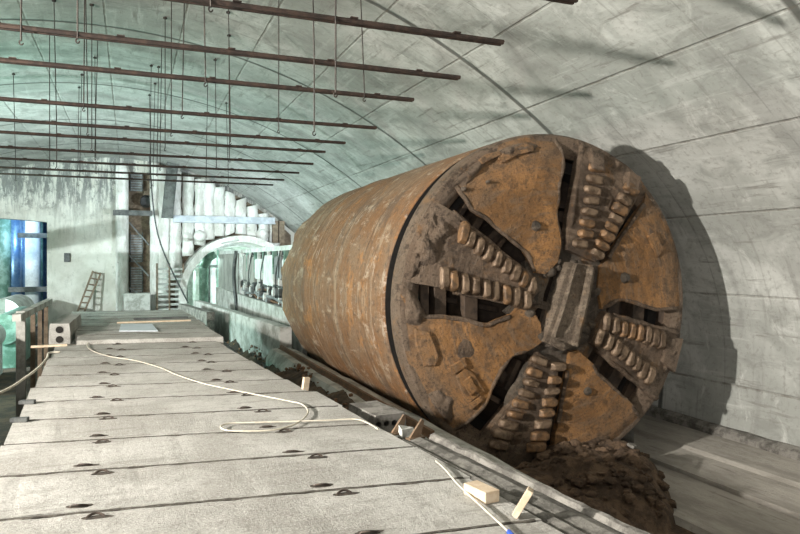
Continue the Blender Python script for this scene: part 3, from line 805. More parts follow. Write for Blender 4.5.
# the raised far part: a second layer of slabs
hl = .085
far = [(xl_, xr_, a_) for xl_, xr_, a_ in ((-1.05, 1.85, -9), (-1.15, 1.8, -9), (-1.2, 1.78, -9), (-1.35, 1.8, -9), (-1.4, 1.75, -9), (-1.5, 1.75, -9), (-1.6, 1.7, -9), (-1.7, 1.65, -9))]
for k, (xl, xr, a) in enumerate(far):
    a = radians(a); yc = ycur + .53 + 1.07 * k
    hollow_slab('deck_plank', (xl, yc + (xl - .7) * math.tan(a), 0), (xr, yc + (xr - .7) * math.tan(a), 0), 1.03, hl, .22,
                'grey concrete plank of the raised far deck, %s row beyond the step' % ('first' if k == 0 else posn[k].replace('second nearest', 'second')), 'concrete plank', 'planks of the raised far deck', cores=5, skew=-math.tan(radians(3) - a), joint=True)
for k, yc in enumerate((16.0, 19.0, 22.5)):
    bm = NB(); box(bm, -1.0, 1.5, yc - .15, yc + .15, -.235, -.14)
    tag(mesh_obj('support_beam', bm, MBW), 'timber bearer under the raised far deck, %s of three from the camera' % posn[k].replace('second nearest', 'second'), 'timber beam', 'bearers under the far deck')
# stub slab; black discs paint the shade of two cores facing the camera
p = on_z(55, 343, 0)
hollow_slab('deck_plank', (p.x + .05, p.y + .4, 0), (p.x + .1, p.y + 3.2, 0), .42, .37, .45, 'short hollow block with two black discs as holes at the raised deck left corner', 'concrete block', None, cores=1, holes=False)
bm = NB()
for z in (.03, .24):
    bmesh.ops.create_cone(bm, cap_ends=True, segments=16, radius1=.075, radius2=.075, depth=.03, matrix=Matrix.Translation((p.x + .05, p.y + .395, z)) @ Matrix.Rotation(pi / 2, 4, 'X'))
o = mesh_obj('core_hole_shade', bm, MHOLE)  # black discs on a solid end, painting the shade of holes
_par = [ob for ob in C.objects if ob.get('label', '').startswith('short hollow block')][0]
o.parent = _par; bpy.context.view_layer.update(); o.matrix_parent_inverse = _par.matrix_world.inverted()
p = on_z(45, 341, .12)
bm = NB(); box(bm, -.35, .3, -.05, .05, -.02, .02); o = mesh_obj('wooden_plank', bm, MWOOD); o.location = (p.x + .1, p.y, .02); o.rotation_euler[2] = .1
tag(o, 'short pale board sticking out over the left edge of the deck by the hollow block', 'board')
# pale sheet, and a dark strip painting the shade of a slot in the far deck
a = on_z(119, 332, hl); b = on_z(158, 332, hl); c = on_z(152, 325, hl); d = on_z(121, 325, hl)
bm = NB(); vs = [bm.verts.new(v + Vector((0, 0, .012))) for v in (a, b, c, d)]; vt = [bm.verts.new(v + Vector((0, 0, .03))) for v in (a, b, c, d)]
bm.faces.new(vs); bm.faces.new(vt)
for i in range(4): bm.faces.new((vs[i], vs[(i + 1) % 4], vt[(i + 1) % 4], vt[i]))
tag(mesh_obj('metal_sheet', bm, MSHEET), 'pale bluish sheet lying flat on the raised far deck', 'sheet')
bm = NB(); p = on_z(162, 319, hl); box(bm, p.x - .75, p.x + .7, p.y - .1, p.y + .1, hl, hl + .05)
tag(mesh_obj('dark_slot_strip', bm, MDST), 'dark flat strip painted as a shaded slot in the raised far deck behind the pale sheet', 'slot strip')
bm = NB(); p = on_z(161, 321, hl); box(bm, p.x - 1.1, p.x + .75, p.y - .35, p.y - .25, hl, hl + .04)
tag(mesh_obj('wooden_plank', bm, MWOOD), 'thin pale board in front of the dark slot strip on the far deck', 'board')
p0 = on_z(92, 339, hl)

# deck substructure: longitudinal steel beams and posts
for k, x in enumerate((-.75, 2.0)):
    e = empty('deck_trestle', (x, 8, -2.6), '%s row of steel posts and beam carrying the slab deck' % ('left' if k == 0 else 'right'), 'trestle')
    bm = NB(); box(bm, x - .15, x + .15, -3, 23.4, -.62, -.235); part('beam', bm, MDST, e)
    for y in (-2, 2, 6, 10, 14, 18, 22):
        bm = NB(); box(bm, x - .12, x + .12, y - .12, y + .12, -2.6, -.62); part('post', bm, MDST, e)

# ------------------------------------------------------------------ strip between deck and trench
e = empty('edge_slab', (2.85, 3, -.3), 'dark dirty edge strip with a crumbling concrete lip along the right side of the deck', 'edge slab')
def edge_x(y): return 3.05 - .085 * (y - 3.4)
bm = NB(); ye = [-2 + k * .3 for k in range(28)]
rows = []
for y in ye:
    xe = edge_x(y)
    rows.append([bm.verts.new(v) for v in ((xe - .60, y, -.03), (xe - .5, y, -.008), (xe - .44, y, -.03), (xe - .33, y, -.004), (xe - .27, y, -.03), (xe - .16, y, -.006), (xe - .06, y, -.03), (xe - .04, y, -.35), (xe - .60, y, -.35))])
for a_ in range(len(rows) - 1):
    for i in range(9):
        j = (i + 1) % 9; bm.faces.new((rows[a_][i], rows[a_][j], rows[a_ + 1][j], rows[a_ + 1][i]))
bm.faces.new(rows[0][::-1]); bm.faces.new(rows[-1])
jitter(bm, .012, 6); part('strip', bm, MDKST, e)
bm = NB(); rows = []
for k in range(126):
    y = -2 + k * .065; xe = edge_x(y); n = noise.fractal(Vector((0, y * 4, 1)), 1, 2, 4) * .022
    rows.append([bm.verts.new(v) for v in ((xe - .05 + n, y, -.03), (xe - .03 + n, y, .005 + n * .6), (xe + .01, y, .01 + n), (xe + .06 + n * 1.5, y, -.02), (xe + .08 + n, y, -.18), (xe + .07, y, -.34), (xe - .03, y, -.34))])
for a_ in range(len(rows) - 1):
    for i in range(7):
        j = (i + 1) % 7; bm.faces.new((rows[a_][i], rows[a_][j], rows[a_ + 1][j], rows[a_ + 1][i]))
bm.faces.new(rows[0][::-1]); bm.faces.new(rows[-1])
part('concrete_lip', bm, MRC, e)
bm = NB(); box(bm, 2.6, 3.1, -2, 6.1, -.9, -.36); part('side_beam', bm, MDIRT, e)

# hollow block with holes by the brackets
A0 = on_z(382, 433, -.3)
hollow_slab('deck_plank', (A0.x + .1, A0.y - .02, 0), (A0.x + .02, A0.y + .75, 0), .42, -.08, .22, 'dirty narrow concrete block with round holes at the right edge of the deck', 'concrete plank', None, mat=MRC, cores=4)
# steel brackets
for k, (px, py) in enumerate(((397, 433), (415, 438))):
    p = on_z(px, py, -.03)
    bm = NB()
    prism(bm, [[(-.08, 0), (.06, 0), (.11, .16), (.08, .18)]], -.012, .012)
    box(bm, -.09, .10, -.04, .04, -.01, .01)
    o = mesh_obj('steel_bracket', bm, MLIP); o.location = (p.x, p.y, -.03); o.rotation_euler[2] = .25
    tag(o, 'small grey triangular steel bracket at the right deck edge, the %s one' % ('left' if k == 0 else 'right'), 'bracket', 'steel brackets at the deck edge')
p = on_z(408, 434, -.02)
bm = NB(); box(bm, -.06, .06, -.06, .06, 0, .09); jitter(bm, .03, 9); o = mesh_obj('concrete_lump', bm, MKERB); o.location = (p.x, p.y + .05, -.05)
tag(o, 'whitish lump between the two steel brackets', 'lump')
p = on_z(305, 389, 0)
bm = NB(); box(bm, -.04, .04, -.03, .03, -.02, .16); o = mesh_obj('wooden_peg', bm, MWOOD); o.location = (p.x, p.y, 0); o.rotation_euler = (.05, .12, .2)
tag(o, 'short pale wooden peg standing at the right edge of the slab deck', 'peg')

# timber blocks
p = on_z(486, 501, 0)
bm = NB(); box(bm, -.13, .13, -.065, .065, 0, .085); o = mesh_obj('timber_block', bm, MWOOD, bevel=.004); o.location = (p.x + .0, p.y + .07, .0); o.rotation_euler[2] = radians(-80)
tag(o, 'pale timber block lying flat on the deck at its right edge', 'timber block')
p = on_z(515, 517, 0)
bm = NB(); box(bm, -.022, .022, -.05, .05, 0, .21); o = mesh_obj('timber_offcut', bm, MWOOD, bevel=.003); o.location = (p.x, p.y, .01); o.rotation_euler = (radians(-6), radians(30), radians(-40))
tag(o, 'pale timber offcut standing tilted beside the flat timber block', 'timber offcut')

# hoses
def hose(name, pts, r, label, mat=MHOSE, z=.02, lab2=None):
    e = [Vector((q.x, q.y, z + r)) for q in [on_z(px, py, z) for px, py in pts]]
    bm = NB(); tube(bm, spline(e, 6), r, 6); o = mesh_obj(name, bm, mat, smooth=True); tag(o, label, 'hose'); return o
hose('hose', [(98, 341), (90, 342), (87, 346), (92, 351), (110, 357), (135, 361), (160, 368), (176, 375), (200, 383), (225, 389), (260, 396), (290, 402), (302, 405), (308, 412), (303, 420), (290, 427), (272, 431), (245, 432), (226, 431), (221, 427), (232, 424), (265, 423), (300, 422), (330, 421), (355, 420), (368, 424), (378, 430)], .009,
     'thin cream hose looping across the slab deck')
h2 = hose('hose', [(436, 462), (445, 470), (455, 482), (468, 495), (482, 508), (496, 521), (512, 536), (530, 552)], .008, 'thin cream hose running past the timber block to the lower edge of the view')
q = on_z(509, 532, .03); bm = NB(); q2 = on_z(514, 538, .03); tube(bm, [q, q2], .018, 8); o = mesh_obj('blue_tape', bm, MBLUE, h2)
pts = [on_z(60, 352, .02), on_z(52, 353, .02) + Vector((-.05, 0, .0))]
pts += [on_y(47, 358, 13.4), on_y(38, 368, 12.6), on_y(25, 378, 11.8), on_y(10, 388, 11), on_y(-12, 398, 10)]
bm = NB(); tube(bm, spline(pts, 5), .02, 6); tag(mesh_obj('hose', bm, MHOSE, smooth=True), 'pale cable hanging off the left edge of the deck', 'cable')

# ------------------------------------------------------------------ left side: post railing and dark wall
e = empty('post_railing', (-2.1, 17, -2.6), 'row of grey timber posts with a sloping cap beam left of the deck', 'railing')
bm = NB(); box(bm, -2.22, -2.06, 15.6, 21.6, .50, .64); part('cap_beam', bm, MKERB, e)
for k, px in enumerate((21, 33, 40, 46)):
    q = on_x(px, 300, -2.15); w = .05 if k else .085
    bm = NB(); box(bm, -2.15 - w, -2.15 + w, q.y - w, q.y + w, -2.55, .50 if k else .66); part('post', bm, MBW if k else MKERB, e)
bm = NB(); box(bm, -4.8, -2.6, 9, 9.3, -2.6, -.2); box(bm, -2.9, -2.7, 9.3, 17, -2.6, .35)
tag(mesh_obj('steel_screen', bm, MDST), 'dark low steel wall left of the deck in front of the timber posts', 'steel wall')
# tanks / covered stack seen left, behind the posts
for k, (x, y, r, z) in enumerate(((-4.6, 33, .6, -1.0), (-4.9, 27, .5, -1.1), (-5.6, 39, .8, -.9))):
    bm = NB(); bmesh.ops.create_cone(bm, cap_ends=True, segments=32, radius1=r, radius2=r, depth=5, matrix=Matrix.Translation((x, y, z)) @ Matrix.Rotation(pi / 2, 4, 'X'))
    box(bm, x - r * .8, x + r * .8, y - 2.4, y + 2.4, -2.55, z - .3)
    tag(mesh_obj('steel_tank', bm, (MGRN, MWHT, MSEG)[k], smooth=False), '%s lying cylindrical tank beyond the posts at far left' % ('green', 'white', 'grey')[k], 'tank')

# ------------------------------------------------------------------ end wall
WY = 45.0
def E(px, py, Y=WY): q = on_y(px, py, Y); return (q.x, q.z)
wl = E(47, 222); 
PX, PZc, PR = 6.45, -.45, 3.75           # portal circle
bm = NB()
out = []
for i in range(61):
    a = a_j + (pi - 2 * a_j) * i / 60; x, z = circ(a); out.append((x, z))
# right part down to the floor
rp = smooth_prof(right)
poly = [(-14.0, -2.6), (-14.0, 2.0)] + [(x, z) for x, z in reversed(smooth_prof(left))][-1:] + list(reversed(out)) + rp[1:] + [(12.2, -2.6)]
poly = [q for q in poly]
ox, oz = wl
poly = poly[:-1] + [(12.2, -2.6), (10.3, -2.6)]
# portal notch
for i in range(25):
    a = -radians(52) + (pi + 2 * radians(52)) * i / 24
    if PZc + PR * sin(a) > -2.58: poly.append((PX + PR * cos(a), PZc + PR * sin(a)))
poly += [(2.9, -2.6), (1.26, -2.6), (1.26, 7.2), (-.07, 7.2), (-.07, -2.6), (ox, -2.6), (ox, oz), (ox - 1.5, oz + .12), (ox - 3, oz + .2), (-12.5, oz + .2), (-12.5, -2.6)]
prism(bm, [poly], WY, WY + .8)
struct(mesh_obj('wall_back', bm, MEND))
# recess behind the brown panels
bm = NB(); box(bm, -.07, 1.26, WY + .78, WY + .9, -2.6, 7.3); part_ = tag(mesh_obj('timber_lagging', bm, MBW), 'brown timber lagging at the back of the tall recess in the end wall', 'timber panel')
for k, (y0, y1) in enumerate(((170, 190), (232, 262), (266, 300))):
    e = empty('louvre_panel', (.1, WY + .5, E(130, y1)[1]), 'pale louvred panel in the tall wall recess, %s of three' % ('topmost', 'middle', 'lowest')[k], 'louvre panel', 'louvred panels in the recess')
    bm = NB(); z1, z0 = E(130, y0)[1], E(130, y1)[1]; n = int((z1 - z0) / .16)
    for q in range(n): box(bm, .05, .72, WY + .45, WY + .6, z0 + q * .16, z0 + q * .16 + .1)
    part('slats', bm, MGST, e)
    bm = NB(); box(bm, 0, .06, WY + .42, WY + .62, z0, z1); box(bm, .70, .76, WY + .42, WY + .62, z0, z1); part('frame', bm, MDST, e)
bm = NB(); bmesh.ops.create_cone(bm, cap_ends=False, segments=24, radius1=.36, radius2=.36, depth=1.2, matrix=Matrix.Translation((.95, WY + .2, E(139, 201)[1])) @ Matrix.Rotation(pi / 2, 4, 'X'))
bmesh.ops.create_cone(bm, cap_ends=True, segments=24, radius1=.33, radius2=.33, depth=.05, matrix=Matrix.Translation((.95, WY + .3, E(139, 201)[1])) @ Matrix.Rotation(pi / 2, 4, 'X'))
tag(mesh_obj('duct_pipe', bm, MDST), 'short dark pipe mouth in the upper part of the wall recess', 'pipe')
# slim diagonal braces in the recess
for k, (p0, p1) in enumerate((((129, 222), (149, 245)), ((129, 255), (149, 276)), ((129, 288), (149, 300)))):
    a, b = E(*p0), E(*p1); bm = NB(); tube(bm, [(a[0], WY + .2, a[1]), (b[0], WY + .2, b[1])], .05, 5)
    tag(mesh_obj('diagonal_rod', bm, MGST), 'thin diagonal rod across the tall wall recess, %s of three' % ('upper', 'middle', 'lower')[k], 'rod', 'diagonal rods in the recess')
def column(name, px, y0, y1, r, Y, mat, label, cat, group=None, n=20, jit=.05, lean=0):
    x, z1 = E(px, y0, Y); z0 = -2.6 if y1 is None else E(px, y1, Y)[1]
    bm = NB(); m_ = max(2, int((z1 - z0) / .3)); 
    tube(bm, [(x + lean * (k / m_), Y, z0 + (z1 - z0) * k / m_) for k in range(m_ + 1)], r, n)
    jitter(bm, jit, 1.1, px, (1, 1, 0)); o = mesh_obj(name, bm, mat, smooth=True)
    tag(o, label, cat, group); return o
column('concrete_column', 122, 165, None, .36, WY - .35, MPILE, 'round white column at the left side of the tall wall recess', 'column')
column('concrete_column', 155, 163, None, .30, WY - .3, MPILE, 'round white column at the right side of the tall wall recess', 'column')
# dark cross beam
a, b = E(113, 210, WY - .9), E(152, 216, WY - .9)
bm = NB(); box(bm, a[0], b[0], WY - 1.1, WY - .8, b[1], a[1]); tag(mesh_obj('cross_beam', bm, MDST), 'dark horizontal steel beam across the tall wall recess', 'beam')
# leaning dark beam
a0, a1 = E(167, 218, WY - 1.3), E(173, 160, WY - 1.3)
bm = NB(); hw = .33
vs = []
prism(bm, [[(a0[0] - hw, a0[1]), (a0[0] + hw, a0[1]), (a1[0] + hw, a1[1]), (a1[0] - hw, a1[1])]], WY - 1.6, WY - 1.2)
tag(mesh_obj('leaning_beam', bm, simple('leaning_grey', (.07, .075, .07), (.13, .14, .13), 2)), 'broad dark beam leaning against the white piles, high on the end wall', 'beam')
# secant piles
ordw = ['first', 'second', 'third', 'fourth', 'fifth', 'sixth', 'seventh', 'eighth', 'ninth', 'tenth', 'eleventh', 'twelfth', 'thirteenth', 'fourteenth']
pxs = [163.5, 175, 187.5, 199, 208.5, 218, 229, 240, 251, 262, 273]
for k, px in enumerate(pxs):
    x = E(px, 200)[0]
    top = vault_z(x + .3) - .25
    if x > xj - .5: top = 3.6
    dxp = abs(x - PX)
    z0 = -2.6 if dxp > PR + .35 else PZc + sqrt((PR + .15) ** 2 - min(dxp, PR) ** 2)
    bm = NB(); m_ = 26; r = .36 * (1 if k % 3 else .93)
    tube(bm, [(x + R.uniform(-.03, .03), WY - .42, z0 + (top - z0) * q / m_) for q in range(m_ + 1)], r, 20)
    jitter(bm, .07, 1.3, k, (1, 1, 0))
    tag(mesh_obj('concrete_pile', bm, MPILE, smooth=True), 'white round pile in the end wall beside the machine tunnel, %s from the left' % ordw[k], 'pile', 'white piles of the end wall')
bm = NB(); loop = [(1.4, -2.6)] + [(1.4 + .3 * q, vault_z(1.4 + .3 * q) - .3) for q in range(30)] + [(10.3, -2.6)]
for i in range(25):
    a = -radians(30) + (pi + 2 * radians(30)) * i / 24; loop.append((PX + (PR + .05) * cos(a), PZc + (PR + .05) * sin(a)))
loop.append((2.9, -2.6))
prism(bm, [loop], WY - .06, WY - .01); tag(mesh_obj('pile_gap_shade', bm, MBW), 'dark sheet painting the shade in the joints between the white piles', 'dark sheet', kind='stuff')  # dark sheet behind the piles paints the shade of their gaps
# waler
a, b = E(173, 217, WY - .8), E(274, 223, WY - .8)
bm = NB(); za = (a[1] + b[1]) / 2
box(bm, a[0], b[0], WY - 1.1, WY - .55, za - .22, za + .22); box(bm, a[0], b[0], WY - 1.3, WY - 1.1, za - .22, za - .14)
tag(mesh_obj('waler_beam', bm, simple('waler_grey', (.55, .60, .66), (.40, .44, .48), 1.5)), 'long pale horizontal beam across the white piles above the tunnel mouth', 'beam')
a, b = E(272, 221, WY - .8), E(284, 243, WY - .8)
bm = NB(); box(bm, a[0], (a[0] + b[0]) / 2 - .03, WY - 1.0, WY - .5, b[1], a[1]); box(bm, (a[0] + b[0]) / 2 + .03, b[0], WY - 1.0, WY - .5, b[1], a[1])
tag(mesh_obj('timber_packing', bm, MBW), 'dark squared timber packing under the right end of the long pale beam', 'timber')
for k, (px, py, r) in enumerate(((200, 236, .38), (263, 235, .42), (188, 237, .3))):
    x, z = E(px, py, WY - 1.0)
    bm = NB(); bmesh.ops.create_uvsphere(bm, u_segments=20, v_segments=14, radius=r, matrix=Matrix.Translation((x, WY - .8, z)) @ Matrix.Diagonal((1, .8, 1, 1)))
    tag(mesh_obj('pile_stub', bm, MPILE, smooth=True), 'rounded white stub above the tunnel mouth, %s' % ('just left of its crown', 'the rightmost', 'the leftmost')[k], 'concrete stub', 'white stubs over the tunnel mouth')
# bright roundels low on the left piles are the pile toes; frame rack
e = empty('steel_rack', (2.2, WY - 2.3, -2.6), 'stack of horizontal slats forming a rack left of the tunnel mouth', 'rack')
x0, z1 = E(156, 265, WY - 2.3); x1, z0 = E(184, 310, WY - 2.3)
bm = NB()
n = 9
for q in range(n):
    z = z0 + (z1 - z0) * q / n; box(bm, x0, x1, WY - 2.5, WY - 2.1, z, z + .13)
part('slats', bm, simple('rack_slat', (.55, .57, .54), (.36, .37, .35), 2), e)
for x in (x0, (x0 + x1) / 2 - .1, x1 - .1):
    bm = NB(); box(bm, x, x + .1, WY - 2.55, WY - 2.05, -2.6, z1 + .1); part('post', bm, MBW, e)
x0, z1 = E(124, 295, WY - 2.5); x1, z0 = E(150, 310, WY - 2.5)
bm = NB(); box(bm, x0, x1, WY - 3, WY - 2, -2.6, z1 + .1); tag(mesh_obj('concrete_block', bm, MKERB), 'low pale concrete block at the foot of the tall wall recess', 'concrete block')
# cable and the ladder, small box on wall
bm = NB(); q0, q1, q2 = on_y(149, 150, WY - 3), on_y(158, 235, WY - 3), on_y(188, 303, WY - 3)
tube(bm, spline([q0, q1, q2], 8), .05, 6); tag(mesh_obj('hanging_cable', bm, MDST), 'thick dark cable hanging diagonally down the end wall to the tunnel mouth', 'cable')
e = empty('ladder', (-2.4, WY - .7, -2.6), 'wooden ladder leaning against the bare left part of the end wall', 'ladder')
L0, L1, R0, R1 = on_y(79, 308, WY - 1.3), on_y(93, 271, WY - .25), on_y(86, 308, WY - 1.3), on_y(101, 273, WY - .25)
for a, b in ((L0, L1), (R0, R1)):
    ext = a - (b - a) * .6; bm = NB(); tube(bm, [ext, b], .06, 5); part('rail', bm, MBW, e)
for k in range(9):
    t = -.35 + k * .165; bm = NB(); tube(bm, [L0.lerp(L1, t), R0.lerp(R1, t)], .05, 5); part('rung', bm, MBW, e)
a, b = E(64, 253, WY - .1), E(70, 262, WY - .1)
bm = NB(); box(bm, a[0], b[0], WY - .15, WY + .02, b[1], a[1]); tag(mesh_obj('junction_box', bm, MDST, bevel=.02), 'small dark box fixed to the left part of the end wall', 'box')

# the side chamber behind the left opening
bm = NB(); box(bm, -14, -3.6, 53.5, 53.8, -2.6, 5.6); box(bm, -3.9, -3.6, WY + .8, 53.5, -2.6, 5.6); box(bm, -14, -3.6, WY + .8, 53.8, 5.3, 5.6)
struct(mesh_obj('wall_chamber', bm, MSTBL))
for k, (px, r, mt, lb) in enumerate(((3, .45, MGRN, 'green'), (14, .42, MSTBL, 'dark blue'), (21, .25, MSTBL, 'slim blue'), (31, .55, MWHT, 'white'), (38, .3, MGRN, 'narrow green'))):
    x = on_y(px, 260, 48.5 + k * .4).x
    bm = NB(); tube(bm, [(x, 48.5 + k * .4, -2.6), (x, 48.5 + k * .4, 5.3)], r, 24); tag(mesh_obj('standing_casing', bm, mt, smooth=True), '%s upright casing in the blue-lit chamber at far left' % lb, 'casing')
a, b = E(18, 233, 47), E(49, 238, 47); bm = NB(); box(bm, a[0], b[0], 46.8, 47.3, b[1], a[1]); box(bm, a[0] - .5, b[0], 46.8, 47.2, E(20, 292, 47)[1], E(20, 287, 47)[1])
tag(mesh_obj('chamber_beam', bm, MDST), 'dark crossbeam inside the blue-lit chamber at far left', 'beam')

# ------------------------------------------------------------------ tunnel mouth and machine tunnel
e = empty('tunnel_lining', (PX, WY - 3, -2.6), 'pale round concrete tunnel mouth behind the boring machine', 'tunnel lining')
def ring(bm, r0, r1, y0, y1, a0, a1, n=48, jit=0):
    rows = []
    for i in range(n + 1):
        a = a0 + (a1 - a0) * i / n; j = 1 + jit * noise.noise(Vector((cos(a) * 3, sin(a) * 3, 0)))
        rows.append([bm.verts.new((PX + r * j * cos(a), y, PZc + r * j * sin(a))) for r, y in ((r0, y0), (r1, y0), (r1, y1), (r0, y1))])
    for i in range(n):
        for k in range(4):
            q = (k + 1) % 4; bm.faces.new((rows[i][k], rows[i][q], rows[i + 1][q], rows[i + 1][k]))
    bm.faces.new(rows[0]); bm.faces.new(rows[-1][::-1])
a0_, a1_ = -radians(48), pi + radians(48)
bm = NB(); ring(bm, 3.3, 3.72, WY - 2.6, WY + .4, a0_, a1_, jit=.02); part('mouth_ring', bm, MPILE, e, smooth=False)
for k in range(5):
    bm = NB(); ring(bm, 3.1 + .04 * (k % 2), 3.4, WY - .6 + k * 1.5, WY - .6 + k * 1.5 + 1.47, a0_, a1_); part('lining_ring', bm, MSEG, e)
bm = NB(); box(bm, PX - 2.6, PX + 2.6, WY - 2.6, 52, -2.6, -2.2); part('invert', bm, MKERB, e)
bm = NB(); bmesh.ops.create_cone(bm, cap_ends=True, segments=40, radius1=3.3, radius2=3.3, depth=.1, matrix=Matrix.Translation((PX, 52.2, PZc)) @ Matrix.Rotation(pi / 2, 4, 'X'))
part('end_cap', bm, MSEG, e)
for k, (dx, w) in enumerate(((-2.7, .12), (-2.2, .2), (-1.6, .1), (-1.1, .16), (-.4, .12))):
    bm = NB(); box(bm, PX + dx, PX + dx + w, 50.5 + .3 * k, 50.7 + .3 * k, -2.2, 2.0 + .2 * k); part('frame_post', bm, (MDST, MWHT, MGRN, MDST, MGRN)[k], e)
bm = NB(); box(bm, PX - 2.9, PX + 2.9, 50.3, 50.5, 1.2, 1.4); part('frame_beam', bm, MDST, e)
for k in range(2):
    y = 42.6 + k * 3; bm = NB(); x = PX - 2.5; bmesh.ops.create_cone(bm, cap_ends=True, segments=8, radius1=.05, radius2=.05, depth=1.3, matrix=Matrix.Translation((x, y + 2, 1.6)) @ Matrix.Rotation(pi / 2, 4, 'X'))
    tag(mesh_obj('tunnel_lamp', bm, MLAMP), 'lit tube lamp on the left wall inside the round tunnel, %s from its mouth' % ordw[k], 'lamp', 'tube lamps in the tunnel')

# back-up gantries
def gantry(y0, y1, label, panels):
    GX = 5.25
    e = empty('backup_gantry', (GX + 1.5, (y0 + y1) / 2, -2.6), label, 'gantry')
    bm = NB(); box(bm, GX, GX + 3.6, y0, y1, 2.1, 2.28); part('roof_deck', bm, MSEG, e)
    bm = NB(); box(bm, GX + 1.2, GX + 1.3, y0, y1, -.75, 2.1); part('back_panel', bm, MDST, e)
    bm = NB(); box(bm, GX - .1, GX + 3.7, y0, y1, -1.0, -.75); part('floor_frame', bm, MDST, e)
    bm = NB(); box(bm, GX - .25, GX - .1, y0, y1, -1.25, .05); part('side_apron', bm, MKERB, e)
    n = max(2, int((y1 - y0) / 2.2))
    for k in range(n + 1):
        y = y0 + .1 + (y1 - y0 - .2) * k / n; bm = NB(); box(bm, GX - .06, GX + .06, y - .06, y + .06, -.75, 2.1); part('post', bm, MWHT, e)
    for k in range(4):
        bm = NB(); y = y0 + .8 + (y1 - y0 - 1.6) * k / 3
        bmesh.ops.create_cone(bm, cap_ends=True, segments=20, radius1=.3, radius2=.3, depth=.2, matrix=Matrix.Translation((GX + .3, y, -1.3)) @ Matrix.Rotation(pi / 2, 4, 'Y')); part('wheel', bm, MDST, e)
    bm = NB(); box(bm, GX + .1, GX + 3.3, y0 + .2, y1 - .2, -2.6, -1.6); part('rail_bed', bm, MDIRT, e)
    return e, GX
g1, GX = gantry(20.6, 34.2, 'back-up gantry full of pipes and white cabinets right behind the rusty shield', 0)
def gbox(name, x0, x1, y0, y1, z0, z1, mat, e, bev=.03):
    bm = NB(); box(bm, x0, x1, y0, y1, z0, z1); return part(name, bm, mat, e, bevel=bev)
for (y0, y1, z0, z1, mt) in ((21.2, 22.6, .9, 2.0, MWHT), (22.9, 24.6, .8, 1.8, MWHT), (25.0, 26.0, 1.0, 1.9, MGST), (26.4, 28.4, .7, 1.95, MWHT), (28.8, 30.4, .9, 1.8, MWHT), (30.8, 31.8, .6, 1.9, MPANEL), (32.2, 33.8, .5, 2.0, MPANEL)):
    cb = gbox('cabinet', GX - .04, GX + 1.1, y0, y1, z0, z1, mt, g1)
    for q in (0, 1):
        w_ = (y1 - y0) / 2; d_ = gbox('cabinet_door', GX - .06, GX - .04, y0 + .04 + q * w_, y0 - .04 + (q + 1) * w_, z0 + .06, z1 - .06, mt, g1, .005); d_.parent = cb; d_.location = (0, 0, 0)
for k in range(7):
    z = .0 + k * .12; bm = NB(); pts = []
    for q in range(26):
        y = 20.8 + q * .53; pts.append((GX - .02 + .06 * (k % 2) + .05 * sin(q * 1.3 + k), y, z + .05 * sin(q * .9 + k * 2)))
    tube(bm, pts, .045 + .014 * (k % 3), 6); part('pipe', bm, (MDST, MRUSTY, MGST)[k % 3], g1, smooth=True)
for k in range(22):
    y = 21 + k * .6 + R.uniform(-.1, .1); z = R.uniform(.05, .6)
    bm = NB(); bmesh.ops.create_cone(bm, cap_ends=True, segments=12, radius1=.13, radius2=.11, depth=.22, matrix=Matrix.Translation((GX - .06, y, z)) @ Matrix.Rotation(pi / 2, 4, 'Y'))
    box(bm, GX - .1, GX + .1, y + .18, y + .32, z - .15, z + .18); part('valve', bm, (MDST, MGST, MWHT)[k % 3], g1)
for k in range(4):
    y = 21.8 + k * 3.1; bm = NB(); tube(bm, spline([(GX - .05, y, 2.1), (GX - .16, y + .25, 1.3), (GX - .12, y + .5, .8), (GX - .05, y + .9, .3)], 5), .03, 5); part('cable', bm, MDST, g1, smooth=True)
for k in range(6):
    y = 22 + k * 2.1; gbox('bracket', GX - .08, GX + .1, y, y + .10, 1.2, 2.1, MGRN, g1, .01)
g2, GX = gantry(34.8, 43.5, 'back-up gantry with a smooth grey side panel at the tunnel mouth', 1)
gbox('side_panel', GX - .1, GX + .02, 35.2, 40.2, -.6, 2.1, MPANEL, g2)
gbox('side_panel', GX - .1, GX + .02, 40.3, 43.4, -.6, 2.1, MPANEL, g2)
gbox('handrail', GX - .05, GX + .05, 34.9, 43.4, 2.75, 2.82, MWHT, g2, .005)
bm = NB(); tube(bm, spline([(GX - .2, 35.1, 2.2), (GX - .35, 34.8, 1.0), (GX - .3, 34.4, -.4), (GX - .25, 34.2, -1.0)], 6), .09, 8); part('hose', bm, MDST, g2, smooth=True)
# ventilation duct and equipment between gantry and tunnel wall
bm = NB(); tube(bm, [(4.35, 44.2, -2.2), (4.35, 44.2, 1.3)], .28, 12); tube(bm, [(4.35, 44.2, 1.3), (4.6, 44.0, 1.9), (5.0, 43.8, 2.1)], [.28, .3, .22], 12)
tag(mesh_obj('vertical_pipe', bm, MGRN, smooth=True), 'greenish upright pipe inside the tunnel mouth left of the grey panel', 'pipe')
# second lower kerb near the tunnel mouth
bm = NB(); a_ = (3.1, 27.3); b_ = (2.4, 33.0)
vs = [bm.verts.new((x, y, z)) for z in (-2.6, -.3) for x, y in (a_, (a_[0] - .3, a_[1] - .03), (b_[0] - .3, b_[1]), b_)]
bm.faces.new(vs[:4]); bm.faces.new(vs[4:])
for i in range(4): bm.faces.new((vs[i], vs[(i + 1) % 4], vs[4 + (i + 1) % 4], vs[4 + i]))
tag(mesh_obj('kerb_block', bm, MRC), 'short low concrete wall between the raised deck and the tunnel mouth', 'low wall')

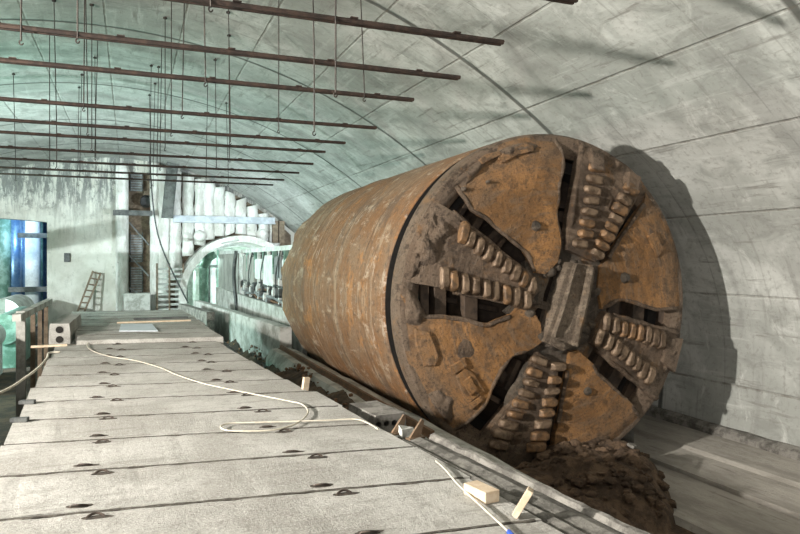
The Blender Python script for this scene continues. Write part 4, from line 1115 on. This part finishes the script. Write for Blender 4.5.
bm = NB(); La, Lb = Vector((-9.9, 34, 1.95)), Vector((-7.0, 34, 2.52))  # unseen strut added to cast the dark band on the end wall
vs = [bm.verts.new(p + Vector((0, y, z))) for p in (La, Lb) for y, z in ((0, 0), (.3, 0), (.3, .42), (0, .42))]
for f in ((0, 1, 2, 3), (4, 7, 6, 5), (0, 4, 5, 1), (1, 5, 6, 2), (2, 6, 7, 3), (3, 7, 4, 0)): bm.faces.new([vs[i] for i in f])
for x in (-9.7, -7.4): box(bm, x, x + .2, 34.05, 34.25, -2.6, 2.1)
tag(mesh_obj('shadow_strut', bm, MDST), 'added dark steel strut on two posts left of the view, put there to shade the end wall', 'strut')
# ------------------------------------------------------------------ light
def area(name, loc, target, size, power, col, sy=None):
    l = bpy.data.lights.new(name, 'AREA'); l.energy = power; l.color = col; l.size = size
    if sy: l.shape = 'RECTANGLE'; l.size_y = sy
    o = bpy.data.objects.new(name, l); C.objects.link(o); o.location = loc
    o.rotation_euler = (Vector(target) - Vector(loc)).to_track_quat('-Z', 'Y').to_euler(); return o
area('key_floodlight', (-9, 5.4, 3.6), (8, 9.5, .5), .4, 5200, (1, .95, .87))
area('fill_light', (-6.5, -9, 2.4), (6, 10, 1.5), 3.0, 1500, (1, .96, .9))  # unseen fill added to lift the general brightness
def spot(name, loc, target, ang, power, col, r=.3, blend=.5):
    l = bpy.data.lights.new(name, 'SPOT'); l.energy = power; l.color = col; l.spot_size = radians(ang); l.spot_blend = blend; l.shadow_soft_size = r
    o = bpy.data.objects.new(name, l); C.objects.link(o); o.location = loc
    o.rotation_euler = (Vector(target) - Vector(loc)).to_track_quat('-Z', 'Y').to_euler(); return o
spot('far_floodlight', (8.3, 27, 2.1), (4.2, 45, 3.6), 46, 80000, (.84, .95, 1))
area('left_floodlight', (-11.5, 28, 2.0), (0, 44, 1.5), .15, 4200, (.86, .99, 1))
area('vault_floodlight', (-10.5, 25, 0.5), (2, 29, 8), 1.2, 1000, (.36, 1, .80))
area('chamber_floodlight', (-5.6, 46.3, 5.0), (-7, 48.6, 0), .6, 330, (.5, .75, 1))
area('trench_floodlight', (-9.5, 23, 2.6), (5.0, 30, .5), .6, 700, (.82, 1, .93))
def point(name, loc, power, col, r=.12):
    l = bpy.data.lights.new(name, 'POINT'); l.energy = power; l.color = col; l.shadow_soft_size = r
    o = bpy.data.objects.new(name, l); C.objects.link(o); o.location = loc
for y in (45.2, 48.6): point('tunnel_boost', (PX - 1.6, y, 1.9), 420, (.72, 1, .88))  # extra point lights added to boost the tube lamps
w = bpy.data.worlds.new('world'); scene.world = w; w.use_nodes = True
w.node_tree.nodes['Background'].inputs[0].default_value = (.8, .9, 1, 1); w.node_tree.nodes['Background'].inputs[1].default_value = .12
vs_ = scene.view_settings
vs_.view_transform = 'Standard'; vs_.look = 'None'; vs_.gamma = 1; vs_.exposure = -0.35; vs_.use_curve_mapping = False
